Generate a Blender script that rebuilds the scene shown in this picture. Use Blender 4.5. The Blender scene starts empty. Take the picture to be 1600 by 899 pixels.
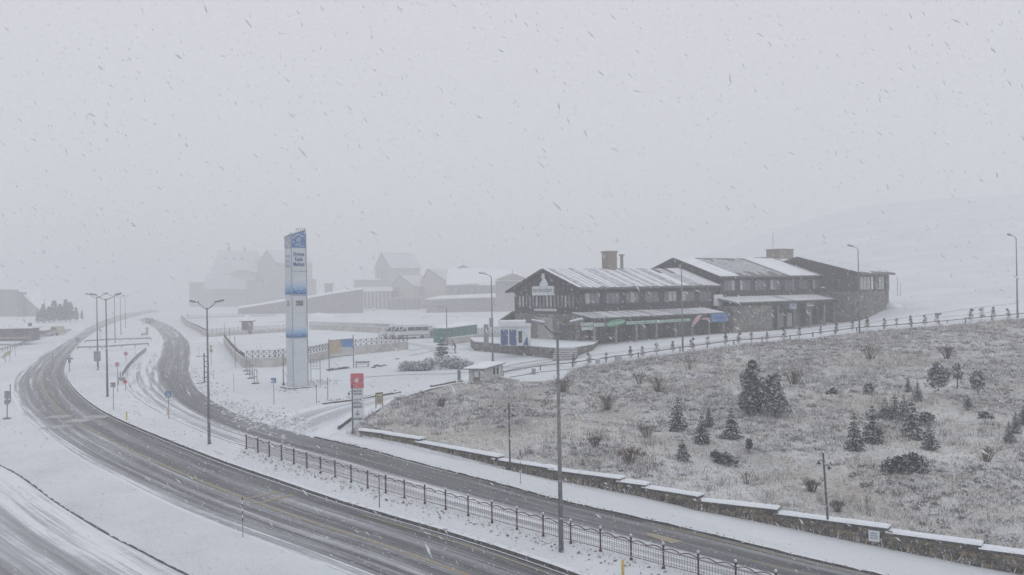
import bpy, bmesh, math, random
import numpy as np
from mathutils import Vector, Matrix, geometry as mgeo, noise as mnoise
R = math.radians
random.seed(7); rng = np.random.default_rng(7)
sc = bpy.context.scene
COL = sc.collection

# ------------------------------------------------------------------ camera
CZ, F = 12.0, 1400.0                      # camera height over the datum, focal length in photograph pixels
ROLL, PITCH = R(1.0), 2.5 / 1400.0
cam_d = bpy.data.cameras.new("camera"); cam = bpy.data.objects.new("camera", cam_d); COL.objects.link(cam)
cam_d.sensor_width = 36; cam_d.lens = 36 * F / 1600; cam_d.clip_start = 0.1; cam_d.clip_end = 6000
RM = Matrix.Rotation(R(90) + PITCH, 3, 'X') @ Matrix.Rotation(-ROLL, 3, 'Z')
cam.matrix_world = Matrix.Translation((0, 0, CZ)) @ RM.to_4x4()
sc.camera = cam
# ------------------------------------------------------------------ sky, sun, exposure
w = bpy.data.worlds.new("World"); sc.world = w; w.use_nodes = True
nt = w.node_tree; nt.nodes.clear()
sky = nt.nodes.new('ShaderNodeTexSky'); sky.sky_type = 'NISHITA'; sky.sun_disc = False
sky.sun_elevation = R(50); sky.sun_rotation = R(150); sky.air_density = 1; sky.dust_density = 6; sky.altitude = 2000
bg1 = nt.nodes.new('ShaderNodeBackground'); bg1.inputs[1].default_value = 0.05
bg2 = nt.nodes.new('ShaderNodeBackground'); bg2.inputs[0].default_value = (0.735, 0.750, 0.788, 1); bg2.inputs[1].default_value = 1.0
mxs = nt.nodes.new('ShaderNodeMixShader'); mxs.inputs[0].default_value = 0.93     # closed cloud deck over the clear sky
wo = nt.nodes.new('ShaderNodeOutputWorld')
nt.links.new(sky.outputs[0], bg1.inputs[0]); nt.links.new(bg1.outputs[0], mxs.inputs[1]); nt.links.new(bg2.outputs[0], mxs.inputs[2]); nt.links.new(mxs.outputs[0], wo.inputs[0])
sl = bpy.data.lights.new("sun", 'SUN'); sl.energy = 0.55; sl.angle = R(70); sl.color = (1, 0.98, 0.96)
so = bpy.data.objects.new("sun", sl); COL.objects.link(so); so.rotation_euler = (R(40), 0, R(30))
sc.view_settings.view_transform = 'Standard'; sc.view_settings.look = 'None'; sc.view_settings.gamma = 1; sc.view_settings.exposure = 0.0
sc.cycles.volume_bounces = 2; sc.cycles.max_bounces = 6; sc.cycles.diffuse_bounces = 3

# ------------------------------------------------------------------ terrain function
RMn = np.array(RM)
def ray(px, py):
    v = RMn @ np.array([(px - 800) / F, -(py - 449.5) / F, -1.0]); return v
def yh(px): return 452 + (800 - px) * math.tan(ROLL)
def W(px, py, d):                          # point of a pixel at a given distance along the view axis
    if d >= 260: d *= 1.36
    v = ray(px, py); return Vector((v[0] / v[1] * d, d, CZ + v[2] / v[1] * d))
CP = [(2,39,-11.5),(-21,62,-10.5),(-39,86,-9.8),(-53,115,-9.5),(-20.5,88,-9.3),(-2.7,104,-8.4),(19,103,-7.45),(42.5,110,-6.05),(63.6,113,-4.75),
 (15,43,-12.0),(30,38,-12.7),(0,52,-11.0),(-14,38,-11.9),(-23,39,-11.8),(-8,30,-12.0),(10,28,-12.5),(-45,82,-10.2),(-75,150,-9.7),(-88,189,-9.7),(-105,235,-9.7),
 (-21,165,-8.6),(-50,165,-9.0),(15,170,-7.9),(-80,440,-9.0),(0,445,-8.4),(40,430,-8.0),(-170,300,-9.0),(-260,250,-9),(-120,150,-10),(-60,60,-11),(-40,40,-12),
 (10.9,110.8,-7.35),(32,126,-6.7),(53,141,-6.0),(60,143,-3.9),(66,152,-3.0),(85,150,-2.2),(95,118,-3.2),(120,170,0.5),(150,260,9),(90,260,2.5),(40,240,-6.4),
 (110,400,17),(250,400,34),(330,300,22),(0,800,0),(-200,720,-9),(-300,600,-7),(300,150,6),(120,60,-9),(60,60,-10.8),(60,30,-13),
 (200,560,44),(110,620,12),(-420,500,-6),(-420,100,-11),(-300,20,-13),(200,20,-12),(420,560,52),(420,200,14),(0,-40,-13),(-100,-40,-13),(100,-40,-13.5),(25,72,-9.5),(45,85,-8.2),(5,75,-9.9),(10,20,-12.6)]
CPa = np.array(CP, float); _n = len(CPa)
def _phi(r2): return 0.5 * r2 * np.log(r2 + 1e-9)
_S = 100.0
_P = CPa[:, :2] / _S
_K = _phi(((_P[:, None] - _P[None]) ** 2).sum(-1)) + np.eye(_n) * 0.002
_Q = np.c_[np.ones(_n), _P]
_A = np.block([[_K, _Q], [_Q.T, np.zeros((3, 3))]])
_C = np.linalg.solve(_A, np.r_[CPa[:, 2], 0, 0, 0])
def Hn(x, y):
    x = np.clip(np.asarray(x, float), -420, 420); y = np.clip(np.asarray(y, float), -40, 800)
    out = np.empty(x.size); xf, yf = x.ravel() / _S, y.ravel() / _S
    for i in range(0, x.size, 20000):
        a = np.c_[xf[i:i+20000], yf[i:i+20000]]
        out[i:i+20000] = _phi(((a[:, None] - _P[None]) ** 2).sum(-1)) @ _C[:_n] + _C[_n] + a @ _C[_n+1:]
    return out.reshape(x.shape) + CZ
def H(x, y): return float(Hn(np.array([x]), np.array([y]))[0])
def P(px, py, lift=0.0):                   # where a photograph pixel's ray meets the ground
    v = ray(px, py); v = v / v[1]
    ds = np.r_[np.arange(14, 200, 0.5), np.arange(200, 800, 4)]
    zz = CZ + v[2] * ds - (Hn(v[0] * ds, ds) + lift)
    k = np.argmax(zz <= 0)
    if zz[k] > 0: k = len(ds) - 1
    if k == 0: k = 1
    a, b = ds[k-1], ds[k]; za, zb = zz[k-1], zz[k]
    d = a + (b - a) * za / (za - zb) if zb <= 0 else b
    return Vector((v[0] * d, d, H(v[0] * d, d) + lift))
def SC(p): return F / p.y                   # photograph pixels per metre there

# ------------------------------------------------------------------ materials
MATS = {}
def newmat(name):
    m = bpy.data.materials.new(name); m.use_nodes = True; t = m.node_tree; t.nodes.clear()
    o = t.nodes.new('ShaderNodeOutputMaterial'); b = t.nodes.new('ShaderNodeBsdfPrincipled'); t.links.new(b.outputs[0], o.inputs[0])
    return m, t, b
def noise_node(t, scale, detail=4, rough=0.6, coord='Object', stretch=None):
    tc = t.nodes.new('ShaderNodeTexCoord'); n = t.nodes.new('ShaderNodeTexNoise')
    n.inputs['Scale'].default_value = scale; n.inputs['Detail'].default_value = detail; n.inputs['Roughness'].default_value = rough
    if coord == 'Position':
        g = t.nodes.new('ShaderNodeNewGeometry'); src = g.outputs['Position']
    else: src = tc.outputs[coord]
    if stretch:
        mp = t.nodes.new('ShaderNodeMapping'); mp.inputs['Scale'].default_value = stretch; t.links.new(src, mp.inputs[0]); src = mp.outputs[0]
    t.links.new(src, n.inputs['Vector']); return n
def ramp(t, src, stops):
    r = t.nodes.new('ShaderNodeValToRGB'); e = r.color_ramp.elements
    while len(e) < len(stops): e.new(0.5)
    for k, (p, c) in enumerate(stops):
        e[k].position = p; e[k].color = (c, c, c, 1) if isinstance(c, (int, float)) else (*c, 1)
    t.links.new(src, r.inputs[0]); return r
def mixc(t, fac, a, b):
    m = t.nodes.new('ShaderNodeMix'); m.data_type = 'RGBA'
    for s, v in ((0, fac), (6, a), (7, b)):
        if hasattr(v, 'links') or hasattr(v, 'is_linked'): t.links.new(v, m.inputs[s])
        else: m.inputs[s].default_value = v if s == 0 else (*v, 1)
    return m.outputs[2]
def mth(t, op, a, b=None):
    m = t.nodes.new('ShaderNodeMath'); m.operation = op
    for s, v in ((0, a), (1, b)):
        if v is None: continue
        if hasattr(v, 'is_linked'): t.links.new(v, m.inputs[s])
        else: m.inputs[s].default_value = v
    return m.outputs[0]
def bump(t, b, src, dist, strength=1.0):
    n = t.nodes.new('ShaderNodeBump'); n.inputs['Distance'].default_value = dist; n.inputs['Strength'].default_value = strength
    t.links.new(src, n.inputs['Height']); t.links.new(n.outputs[0], b.inputs['Normal'])
SNOW = (0.74, 0.77, 0.82)
def mat(name, col, rough=0.7, var=0.12, scale=3.0, snow=0.0, metal=0.0, bmp=0.0, col2=None):
    """plain procedural material; snow = how much snow lies on upward faces"""
    if name in MATS: return MATS[name]
    m, t, b = newmat(name); b.inputs['Roughness'].default_value = rough; b.inputs['Metallic'].default_value = metal
    n = noise_node(t, scale, 5, 0.65)
    c2 = col2 or tuple(min(1, c * (1 + 2.2 * var)) for c in col)
    f = ramp(t, n.outputs[0], [(0.32, 0), (0.68, 1)])
    c = mixc(t, f.outputs[0], tuple(x * (1 - var) for x in col), c2)
    if snow > 0:
        g = t.nodes.new('ShaderNodeNewGeometry'); sp = t.nodes.new('ShaderNodeSeparateXYZ'); t.links.new(g.outputs['Normal'], sp.inputs[0])
        n2 = noise_node(t, 2.3, 6, 0.75, 'Position')
        v = mth(t, 'ADD', sp.outputs[2], mth(t, 'MULTIPLY', mth(t, 'SUBTRACT', n2.outputs[0], 0.5), 1.6))
        f2 = ramp(t, v, [(max(0.0, 0.72 - snow * 0.6), 0), (min(1, 0.95 - snow * 0.45), 1)])
        c = mixc(t, f2.outputs[0], c, SNOW)
    t.links.new(c, b.inputs['Base Color'])
    if bmp: bump(t, b, n.outputs[0], bmp)
    MATS[name] = m; return m
def snowmat(name, dirt=0.5, dirt2=None, dirtcol=(0.16, 0.14, 0.13), base=SNOW, scale=0.6, speck=0.0, grey=0.1):
    m, t, b = newmat(name); b.inputs['Roughness'].default_value = 0.75
    n1 = noise_node(t, scale * 0.12, 5, 0.6, 'Position'); n2 = noise_node(t, scale * 3.0, 6, 0.75, 'Position'); n3 = noise_node(t, scale * 11, 4, 0.7, 'Position')
    c = mixc(t, ramp(t, n1.outputs[0], [(0.35, 0), (0.7, 1)]).outputs[0], base, tuple(x * (1 - grey) for x in base))
    v = mth(t, 'ADD', mth(t, 'MULTIPLY', n2.outputs[0], 0.6), mth(t, 'MULTIPLY', n3.outputs[0], 0.4))
    v = mth(t, 'ADD', v, mth(t, 'MULTIPLY', mth(t, 'SUBTRACT', n1.outputs[0], 0.5), 0.5 if dirt < 1.3 else 0.42))
    f = ramp(t, v, [(0.66 - dirt * 0.16, 0), (0.80 - dirt * 0.12, 0.75)])
    if dirt2:
        n9 = noise_node(t, 0.11, 3, 0.6, 'Position'); dirtcol = mixc(t, ramp(t, n9.outputs[0], [(0.42, 0), (0.56, 1)]).outputs[0], dirtcol, dirt2)
    c = mixc(t, f.outputs[0], c, dirtcol)
    if speck:
        vo = t.nodes.new('ShaderNodeTexVoronoi'); vo.inputs['Scale'].default_value = 2.2; g = t.nodes.new('ShaderNodeNewGeometry'); t.links.new(g.outputs['Position'], vo.inputs['Vector'])
        f3 = ramp(t, vo.outputs['Distance'], [(0.05, speck), (0.12, 0)])
        c = mixc(t, f3.outputs[0], c, (0.12, 0.11, 0.10))
    t.links.new(c, b.inputs['Base Color']); bump(t, b, n2.outputs[0], 0.10, 0.9); MATS[name] = m; return m
def roadmat(name, prof, streak=0.5, dark=(0.030, 0.031, 0.036), lite=(0.52, 0.535, 0.57), vlen=0.035, us=14.0, far=0.25):
    """road surface: UV = (0..1 across, metres along); prof = snow cover across the width, tyre streaks run along"""
    m, t, b = newmat(name); b.inputs['Roughness'].default_value = 0.55
    uv = t.nodes.new('ShaderNodeUVMap'); sp = t.nodes.new('ShaderNodeSeparateXYZ'); t.links.new(uv.outputs[0], sp.inputs[0])
    def uvn(su, sv, det, ro):
        mp = t.nodes.new('ShaderNodeMapping'); mp.inputs['Scale'].default_value = (su, sv, 1); t.links.new(uv.outputs[0], mp.inputs[0])
        n = t.nodes.new('ShaderNodeTexNoise'); n.inputs['Scale'].default_value = 1; n.inputs['Detail'].default_value = det; n.inputs['Roughness'].default_value = ro
        t.links.new(mp.outputs[0], n.inputs['Vector']); return n.outputs[0]
    wob = mth(t, 'MULTIPLY', mth(t, 'SUBTRACT', uvn(2, 0.05, 2, 0.5), 0.5), 0.10)
    u = mth(t, 'ADD', sp.outputs[0], wob)
    pr = ramp(t, u, prof)
    s1 = uvn(us, vlen, 5, 0.7); s2 = uvn(us * 3, vlen * 2.0, 4, 0.7); s3 = uvn(9, 1.1, 5, 0.8)
    v = mth(t, 'ADD', mth(t, 'MULTIPLY', s1, 0.40), mth(t, 'MULTIPLY', s2, 0.48)); v = mth(t, 'ADD', v, mth(t, 'MULTIPLY', s3, 0.12))
    v = mth(t, 'MULTIPLY', mth(t, 'SUBTRACT', v, 0.5), streak * 4.2)
    s5 = uvn(1.5, 0.045, 3, 0.6); v = mth(t, 'ADD', v, mth(t, 'MULTIPLY', mth(t, 'SUBTRACT', s5, 0.5), 0.7))
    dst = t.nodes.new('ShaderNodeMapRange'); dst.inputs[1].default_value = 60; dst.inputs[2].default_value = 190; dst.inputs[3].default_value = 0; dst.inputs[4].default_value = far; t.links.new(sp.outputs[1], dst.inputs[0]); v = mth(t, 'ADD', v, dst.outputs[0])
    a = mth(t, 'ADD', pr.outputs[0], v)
    f = ramp(t, a, [(0.0, 0), (1.0, 1)])
    n4 = noise_node(t, 0.35, 5, 0.7, 'Position')
    dk = mixc(t, ramp(t, n4.outputs[0], [(0.35, 0), (0.65, 1)]).outputs[0], dark, tuple(x * 1.7 for x in dark))
    c = mixc(t, f.outputs[0], dk, lite)
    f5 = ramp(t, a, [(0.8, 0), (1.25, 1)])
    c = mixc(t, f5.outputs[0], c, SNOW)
    t.links.new(c, b.inputs['Base Color']); bump(t, b, s1, 0.02, 0.5)
    rr = ramp(t, a, [(0, 0.4), (0.6, 0.75)]); t.links.new(rr.outputs[0], b.inputs['Roughness'])
    MATS[name] = m; return m
def stonemat(name, c1=(0.085, 0.075, 0.066), c2=(0.26, 0.235, 0.205), scale=3.2):
    m, t, b = newmat(name); b.inputs['Roughness'].default_value = 0.9
    g = t.nodes.new('ShaderNodeTexCoord'); vo = t.nodes.new('ShaderNodeTexVoronoi'); vo.inputs['Scale'].default_value = scale; t.links.new(g.outputs['Object'], vo.inputs['Vector'])
    vo2 = t.nodes.new('ShaderNodeTexVoronoi'); vo2.feature = 'DISTANCE_TO_EDGE'; vo2.inputs['Scale'].default_value = scale; t.links.new(g.outputs['Object'], vo2.inputs['Vector'])
    sp = t.nodes.new('ShaderNodeSeparateColor'); t.links.new(vo.outputs['Color'], sp.inputs[0])
    c = mixc(t, sp.outputs[0], c1, c2)
    n = noise_node(t, 9, 5, 0.75); c = mixc(t, ramp(t, n.outputs[0], [(0.5, 0), (0.72, 0.6)]).outputs[0], c, (0.5, 0.52, 0.55))
    c = mixc(t, ramp(t, vo2.outputs[0], [(0.0, 0.85), (0.06, 0)]).outputs[0], c, (0.05, 0.047, 0.043))
    t.links.new(c, b.inputs['Base Color']); bump(t, b, ramp(t, vo2.outputs[0], [(0, 0), (0.12, 1)]).outputs[0], 0.05); MATS[name] = m; return m
def foliage(name, c1, c2, snow=0.5):
    m, t, b = newmat(name); b.inputs['Roughness'].default_value = 0.9
    n = noise_node(t, 5, 4, 0.7); c = mixc(t, ramp(t, n.outputs[0], [(0.35, 0), (0.65, 1)]).outputs[0], c1, c2)
    g = t.nodes.new('ShaderNodeNewGeometry'); sp = t.nodes.new('ShaderNodeSeparateXYZ'); t.links.new(g.outputs['True Normal'], sp.inputs[0])
    az = mth(t, 'ABSOLUTE', sp.outputs[2])
    n2 = noise_node(t, 3.5, 5, 0.8, 'Position')
    v = mth(t, 'ADD', mth(t, 'MULTIPLY', az, 0.45), n2.outputs[0])
    f = ramp(t, v, [(min(0.97, 1.02 - snow * 0.45), 0), (min(1.0, 1.12 - snow * 0.45), 0.9)]); c = mixc(t, f.outputs[0], c, SNOW)
    t.links.new(c, b.inputs['Base Color']); MATS[name] = m; return m

M_ground = snowmat('ground_snow', dirt=0.10, grey=0.14)
M_verge = snowmat('verge_snow', dirt=0.30, scale=0.8, speck=0.35)
M_verge2 = snowmat('bumpy_verge_snow', dirt=0.7, scale=1.5, speck=0.3, dirtcol=(.42, .43, .46), grey=.10)
M_median = snowmat('median_snow', dirt=0.50, scale=1.0, speck=0.6, dirtcol=(0.20, 0.18, 0.16))
M_path = snowmat('footway_snow', dirt=0.38, scale=1.1, speck=0.5)
M_bank = snowmat('bank_scrub_ground', dirt=1.45, dirt2=(.33, .27, .20), scale=1.3, dirtcol=(0.16, 0.135, 0.12), base=(0.66, 0.67, 0.69), grey=0.2)
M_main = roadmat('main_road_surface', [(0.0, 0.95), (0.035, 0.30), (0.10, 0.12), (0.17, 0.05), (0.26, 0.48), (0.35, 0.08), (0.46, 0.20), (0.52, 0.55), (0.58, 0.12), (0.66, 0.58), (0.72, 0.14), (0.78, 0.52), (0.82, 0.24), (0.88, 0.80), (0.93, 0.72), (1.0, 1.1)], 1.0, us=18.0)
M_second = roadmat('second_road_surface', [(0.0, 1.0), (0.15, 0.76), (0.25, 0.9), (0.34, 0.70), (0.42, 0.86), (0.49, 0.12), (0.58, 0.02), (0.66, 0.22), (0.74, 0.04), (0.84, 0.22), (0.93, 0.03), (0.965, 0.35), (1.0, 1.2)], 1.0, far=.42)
M_service = roadmat('service_road_surface', [(0.0, 1.0), (0.22, 0.92), (0.30, 0.50), (0.36, 0.84), (0.50, 0.76), (0.56, 0.30), (0.62, 0.74), (0.78, 0.70), (0.84, 0.40), (0.9, 0.72), (1.0, 0.8)], 0.5, far=0)
M_drive = roadmat('drive_surface', [(0.0, 1.25), (0.12, 1.0), (0.3, 0.84), (0.42, 1.0), (0.6, 0.80), (0.75, 1.0), (0.88, 1.05), (1.0, 1.25)], 0.25)
M_kerb = mat('kerb_stone', (0.07, 0.068, 0.066), 0.9, 0.5, 6, snow=0.04, bmp=0.03)
M_kerbd = mat('kerb_dark_edge', (0.08, 0.07, 0.065), 0.9, 0.4, 8, snow=0.25)
M_snow = mat('lying_snow', SNOW, 0.8, 0.05, 4, bmp=0.02)
M_galv = mat('galvanised_steel', (0.165, 0.17, 0.178), 0.6, 0.18, 5, metal=0.3)
M_grey = mat('grey_metal', (0.22, 0.23, 0.245), 0.6, 0.15, 5, snow=0.2)
M_black = mat('black_iron', (0.03, 0.03, 0.034), 0.6, 0.5, 30)
M_blackc = mat('iron_crusted_with_snow', (0.035, 0.035, 0.04), 0.7, 0.3, 9, col2=(0.12, 0.12, 0.13))
M_maroon = mat('maroon_iron', (0.058, 0.02, 0.026), 0.6, 0.35, 12)
M_globe = mat('frosted_globe', (0.42, 0.43, 0.45), 0.4, 0.2, 8, snow=0.5)
M_bar = mat('railing_bar_paint', (0.16, 0.14, 0.15), 0.6, 0.3, 10)
M_stone = stonemat('rubble_stone')
M_stone2 = stonemat('lodge_stone', (0.09, 0.085, 0.08), (0.25, 0.235, 0.215), 2.2)
M_stonep = [mat('wall_stone_tan', (0.125, 0.105, 0.08), 0.9, 0.35, 5, snow=0.0, bmp=0.03), mat('wall_stone_grey', (0.10, 0.096, 0.09), 0.9, 0.35, 5, snow=0.0, bmp=0.03), mat('wall_stone_dark', (0.06, 0.052, 0.045), 0.9, 0.35, 5, snow=0.0, bmp=0.03), mat('wall_stone_ochre', (0.17, 0.14, 0.10), 0.9, 0.35, 5, snow=0.0, bmp=0.03)]
M_timber = mat('dark_timber', (0.036, 0.034, 0.036), 0.85, 0.35, 3)
M_timber2 = mat('dark_cladding', (0.055, 0.054, 0.057), 0.85, 0.3, 2)
M_roof = mat('dark_roof_metal', (0.10, 0.10, 0.105), 0.6, 0.3, 2)
M_rsnow = mat('roof_snow', (0.76, 0.785, 0.83), 0.8, 0.06, 1.5, bmp=0.02)
M_rsnowthin = mat('thin_roof_snow', (0.45, 0.47, 0.50), 0.8, 0.25, 1.5, col2=(0.72, 0.745, 0.79))
M_glass = mat('window_glass', (0.14, 0.155, 0.17), 0.25, 0.25, 0.9)
M_glassd = mat('dark_glass', (0.05, 0.055, 0.065), 0.12, 0.3, 0.9)
M_curtain = mat('curtained_glass', (0.34, 0.355, 0.36), 0.3, 0.2, 2)
M_frame = mat('window_frame', (0.10, 0.095, 0.09), 0.7, 0.1)
M_white = mat('white_paint', (0.62, 0.64, 0.66), 0.5, 0.06, 2)
M_signw = mat('white_sign_panel', (0.60, 0.63, 0.66), 0.5, 0.06, 2)
M_pylon = mat('pylon_cladding', (0.50, 0.53, 0.57), 0.4, 0.04, 1)
M_pylon2 = mat('pylon_edge', (0.30, 0.33, 0.37), 0.4, 0.05, 1)
M_blue = mat('sign_blue', (0.07, 0.16, 0.38), 0.5, 0.2, 3, col2=(0.14, 0.28, 0.50))
M_blued = mat('deep_blue_panel', (0.06, 0.085, 0.19), 0.3, 0.35, 3)
M_navy = mat('navy_ink', (0.03, 0.06, 0.20), 0.6, 0.1)
M_red = mat('sign_red', (0.52, 0.03, 0.06), 0.5, 0.2, 14, col2=(0.66, 0.22, 0.25))
M_redd = mat('warning_red', (0.45, 0.05, 0.05), 0.5, 0.2, 8)
M_yellowp = mat('yellow_post_paint', (0.50, 0.36, 0.10), 0.6, 0.2, 9)
M_tan = mat('tan_render', (0.24, 0.21, 0.175), 0.8, 0.15, 3)
M_pale = mat('pale_render', (0.44, 0.44, 0.43), 0.85, 0.12, 0.9, snow=0.12)
M_palem = mat('stained_render', (0.40, 0.385, 0.37), 0.85, 0.2, 0.5)
M_green = mat('green_panel', (0.05, 0.15, 0.13), 0.6, 0.25, 3)
M_greens = mat('green_sign', (0.10, 0.28, 0.17), 0.5, 0.2, 8)
M_farroof = mat('far_roof_snow', (.50, .515, .54), .85, .12, .5); M_farw = mat('far_wall', (0.24, 0.235, 0.235), 0.9, 0.15, 0.4)
M_fard = mat('far_stone', (0.15, 0.145, 0.145), 0.9, 0.2, 0.5)
M_farp = mat('far_pale_wall', (0.42, 0.41, 0.40), 0.9, 0.1, 0.4)
M_ochre = mat('ochre_window', (0.42, 0.36, 0.22), 0.6, 0.15, 2)
M_spruce = foliage('spruce_needles', (0.022, 0.034, 0.032), (0.045, 0.062, 0.055), 0.30)
M_pine = foliage('pine_needles', (0.035, 0.048, 0.04), (0.085, 0.10, 0.082), 0.45)
M_juniper = foliage('juniper_needles', (0.06, 0.075, 0.065), (0.10, 0.11, 0.095), 0.62)
M_twig = foliage('twig_bark', (0.09, 0.065, 0.06), (0.17, 0.14, 0.125), 0.3)
M_trunk = mat('tree_trunk_bark', (0.07, 0.055, 0.045), 0.9, 0.3, 6)
M_tyre = mat('tyre_rubber', (0.025, 0.025, 0.027), 0.85, 0.2)
M_van = mat('white_van_paint', (0.58, 0.60, 0.61), 0.35, 0.06, 2, snow=0.5)
M_grime = mat('grimy_trim', (0.15, 0.15, 0.15), 0.7, 0.3, 4)
M_text = mat('lettering_dark', (0.10, 0.10, 0.12), 0.6, 0.1)
M_textw = mat('lettering_pale', (0.58, 0.62, 0.60), 0.6, 0.1)
M_wood = mat('weathered_rail_wood', (0.12, 0.105, 0.095), 0.9, 0.3, 6, snow=0.3)

# ------------------------------------------------------------------ helpers
class MB:
    def __init__(s): s.v = []; s.f = []; s.mi = []; s.cur = 0; s.uv = None
    def add(s, vs, fs):
        o = len(s.v); s.v += [tuple(v) for v in vs]
        for f in fs: s.f.append(tuple(i + o for i in f)); s.mi.append(s.cur)
        return s
    def box(s, x0, x1, y0, y1, z0, z1, M=None):
        vs = [(x, y, z) for z in (z0, z1) for y in (y0, y1) for x in (x0, x1)]
        if M is not None: vs = [M @ Vector(v) for v in vs]
        return s.add(vs, [(0, 2, 3, 1), (4, 5, 7, 6), (0, 1, 5, 4), (1, 3, 7, 5), (3, 2, 6, 7), (2, 0, 4, 6)])
    def beam(s, a, b, w, h=None, up=(0, 0, 1)):
        a, b = Vector(a), Vector(b); h = h or w; d = (b - a).normalized(); up = Vector(up)
        if abs(d.dot(up)) > 0.98: up = Vector((1, 0, 0))
        r = d.cross(up).normalized(); u = r.cross(d)
        vs = [p + r * (i * w / 2) + u * (j * h / 2) for p in (a, b) for j in (-1, 1) for i in (-1, 1)]
        return s.add(vs, [(0, 2, 3, 1), (4, 5, 7, 6), (0, 1, 5, 4), (1, 3, 7, 5), (3, 2, 6, 7), (2, 0, 4, 6)])
    def tube(s, pts, rad, n=8, cap=True):
        pts = [Vector(p) for p in pts]; rad = rad if isinstance(rad, (list, tuple)) else [rad] * len(pts)
        rings = []
        ref = Vector((0.13, 0.97, 0.2))
        for i, p in enumerate(pts):
            d = (pts[min(i + 1, len(pts) - 1)] - pts[max(i - 1, 0)]).normalized()
            u = d.cross(ref).normalized(); v = d.cross(u)
            rings.append([p + (u * math.cos(2 * math.pi * k / n) + v * math.sin(2 * math.pi * k / n)) * rad[i] for k in range(n)])
        fs = [(i * n + k, i * n + (k + 1) % n, (i + 1) * n + (k + 1) % n, (i + 1) * n + k) for i in range(len(pts) - 1) for k in range(n)]
        if cap: fs += [tuple(range(n))[::-1], tuple((len(pts) - 1) * n + k for k in range(n))]
        return s.add([q for r_ in rings for q in r_], fs)
    def sphere(s, c, r, n=8, m=6, sq=(1, 1, 1)):
        c = Vector(c); vs = [c + Vector((0, 0, -r * sq[2]))]
        for i in range(1, m):
            a = math.pi * i / m
            for k in range(n):
                b_ = 2 * math.pi * k / n; vs.append(c + Vector((r * math.sin(a) * math.cos(b_) * sq[0], r * math.sin(a) * math.sin(b_) * sq[1], -r * math.cos(a) * sq[2])))
        vs.append(c + Vector((0, 0, r * sq[2]))); L = len(vs) - 1
        fs = [(0, 1 + (k + 1) % n, 1 + k) for k in range(n)]
        for i in range(m - 2):
            for k in range(n): fs.append((1 + i * n + k, 1 + i * n + (k + 1) % n, 1 + (i + 1) * n + (k + 1) % n, 1 + (i + 1) * n + k))
        fs += [(L, 1 + (m - 2) * n + k, 1 + (m - 2) * n + (k + 1) % n) for k in range(n)]
        return s.add(vs, fs)
    def prism(s, poly, a, b):
        """poly: list of points (Vector); extruded from offset a to offset b (vectors)"""
        n = len(poly); a, b = Vector(a), Vector(b)
        vs = [Vector(p) + a for p in poly] + [Vector(p) + b for p in poly]
        fs = [tuple(range(n))[::-1], tuple(range(n, 2 * n))] + [(k, (k + 1) % n, n + (k + 1) % n, n + k) for k in range(n)]
        return s.add(vs, fs)
    def mesh(s, name, mats, smooth=False):
        me = bpy.data.meshes.new(name); me.from_pydata(s.v, [], s.f)
        for m in (mats if isinstance(mats, (list, tuple)) else [mats]): me.materials.append(m)
        me.polygons.foreach_set('material_index', s.mi)
        if smooth: me.polygons.foreach_set('use_smooth', [True] * len(s.f))
        me.validate(); me.update(); return me
    def build(s, name, m, parent=None, smooth=False, **kw):
        return link(name, s.mesh(name, m, smooth), parent, **kw)
def tag(o, label=None, cat=None, group=None, kind=None):
    if label: o['label'] = label
    if cat: o['category'] = cat
    if group: o['group'] = group
    if kind: o['kind'] = kind
    return o
def link(name, me, parent=None, loc=None, rot=None, **kw):
    o = bpy.data.objects.new(name, me); COL.objects.link(o)
    if parent: o.parent = parent
    if loc is not None: o.location = loc
    if rot is not None: o.rotation_euler = rot
    return tag(o, **kw)
def thing(name, label, cat, loc=(0, 0, 0), rz=0.0, group=None):
    o = bpy.data.objects.new(name, None); COL.objects.link(o); o.location = loc; o.rotation_euler = (0, 0, rz); o.empty_display_size = 0.3
    return tag(o, label, cat, group)
def copy_tree(o, parent=None):
    c = o.copy(); COL.objects.link(c); c.parent = parent
    for ch in KIDS(o): copy_tree(ch, c)
    return c
def KIDS(o): return [x for x in list(COL.objects) if x.parent == o]
def dup(proto, loc, rz=0.0, label=None, group=None, scale=None, tilt=None):
    c = proto.copy(); COL.objects.link(c)
    for ch in PROTO_KIDS[proto.name]:
        d = ch.copy(); COL.objects.link(d); d.parent = c
        for g in PROTO_KIDS.get(ch.name, []):
            e = g.copy(); COL.objects.link(e); e.parent = d
    c.location = loc; c.rotation_euler = (tilt[0] if tilt else 0, tilt[1] if tilt else 0, rz)
    if scale: c.scale = (scale,) * 3 if isinstance(scale, (int, float)) else scale
    if label: c['label'] = label
    if group: c['group'] = group
    return c
PROTO_KIDS = {}
def reg(proto):
    k = KIDS(proto); PROTO_KIDS[proto.name] = k
    for c in k: PROTO_KIDS[c.name] = KIDS(c)
    return proto
ORD = 'first second third fourth fifth sixth seventh eighth ninth tenth eleventh twelfth thirteenth fourteenth fifteenth sixteenth seventeenth eighteenth nineteenth twentieth'.split()
def ordn(i):
    if i < 20: return ORD[i]
    return ('twenty-' + ORD[i - 20]) if i < 29 else ('thirtieth' if i == 29 else 'thirty-' + ORD[i - 30])
def resample(pts, step):
    out = [pts[0]]; acc = 0
    for a, b in zip(pts[:-1], pts[1:]):
        n = max(1, int((b - a).length / step))
        for k in range(1, n + 1): out.append(a.lerp(b, k / n))
    return out
def smooth_line(pts, it=2):
    for _ in range(it):
        q = [pts[0]]
        for a, b in zip(pts[:-1], pts[1:]): q += [a.lerp(b, 0.25), a.lerp(b, 0.75)]
        q.append(pts[-1]); pts = q
    return pts
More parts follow.
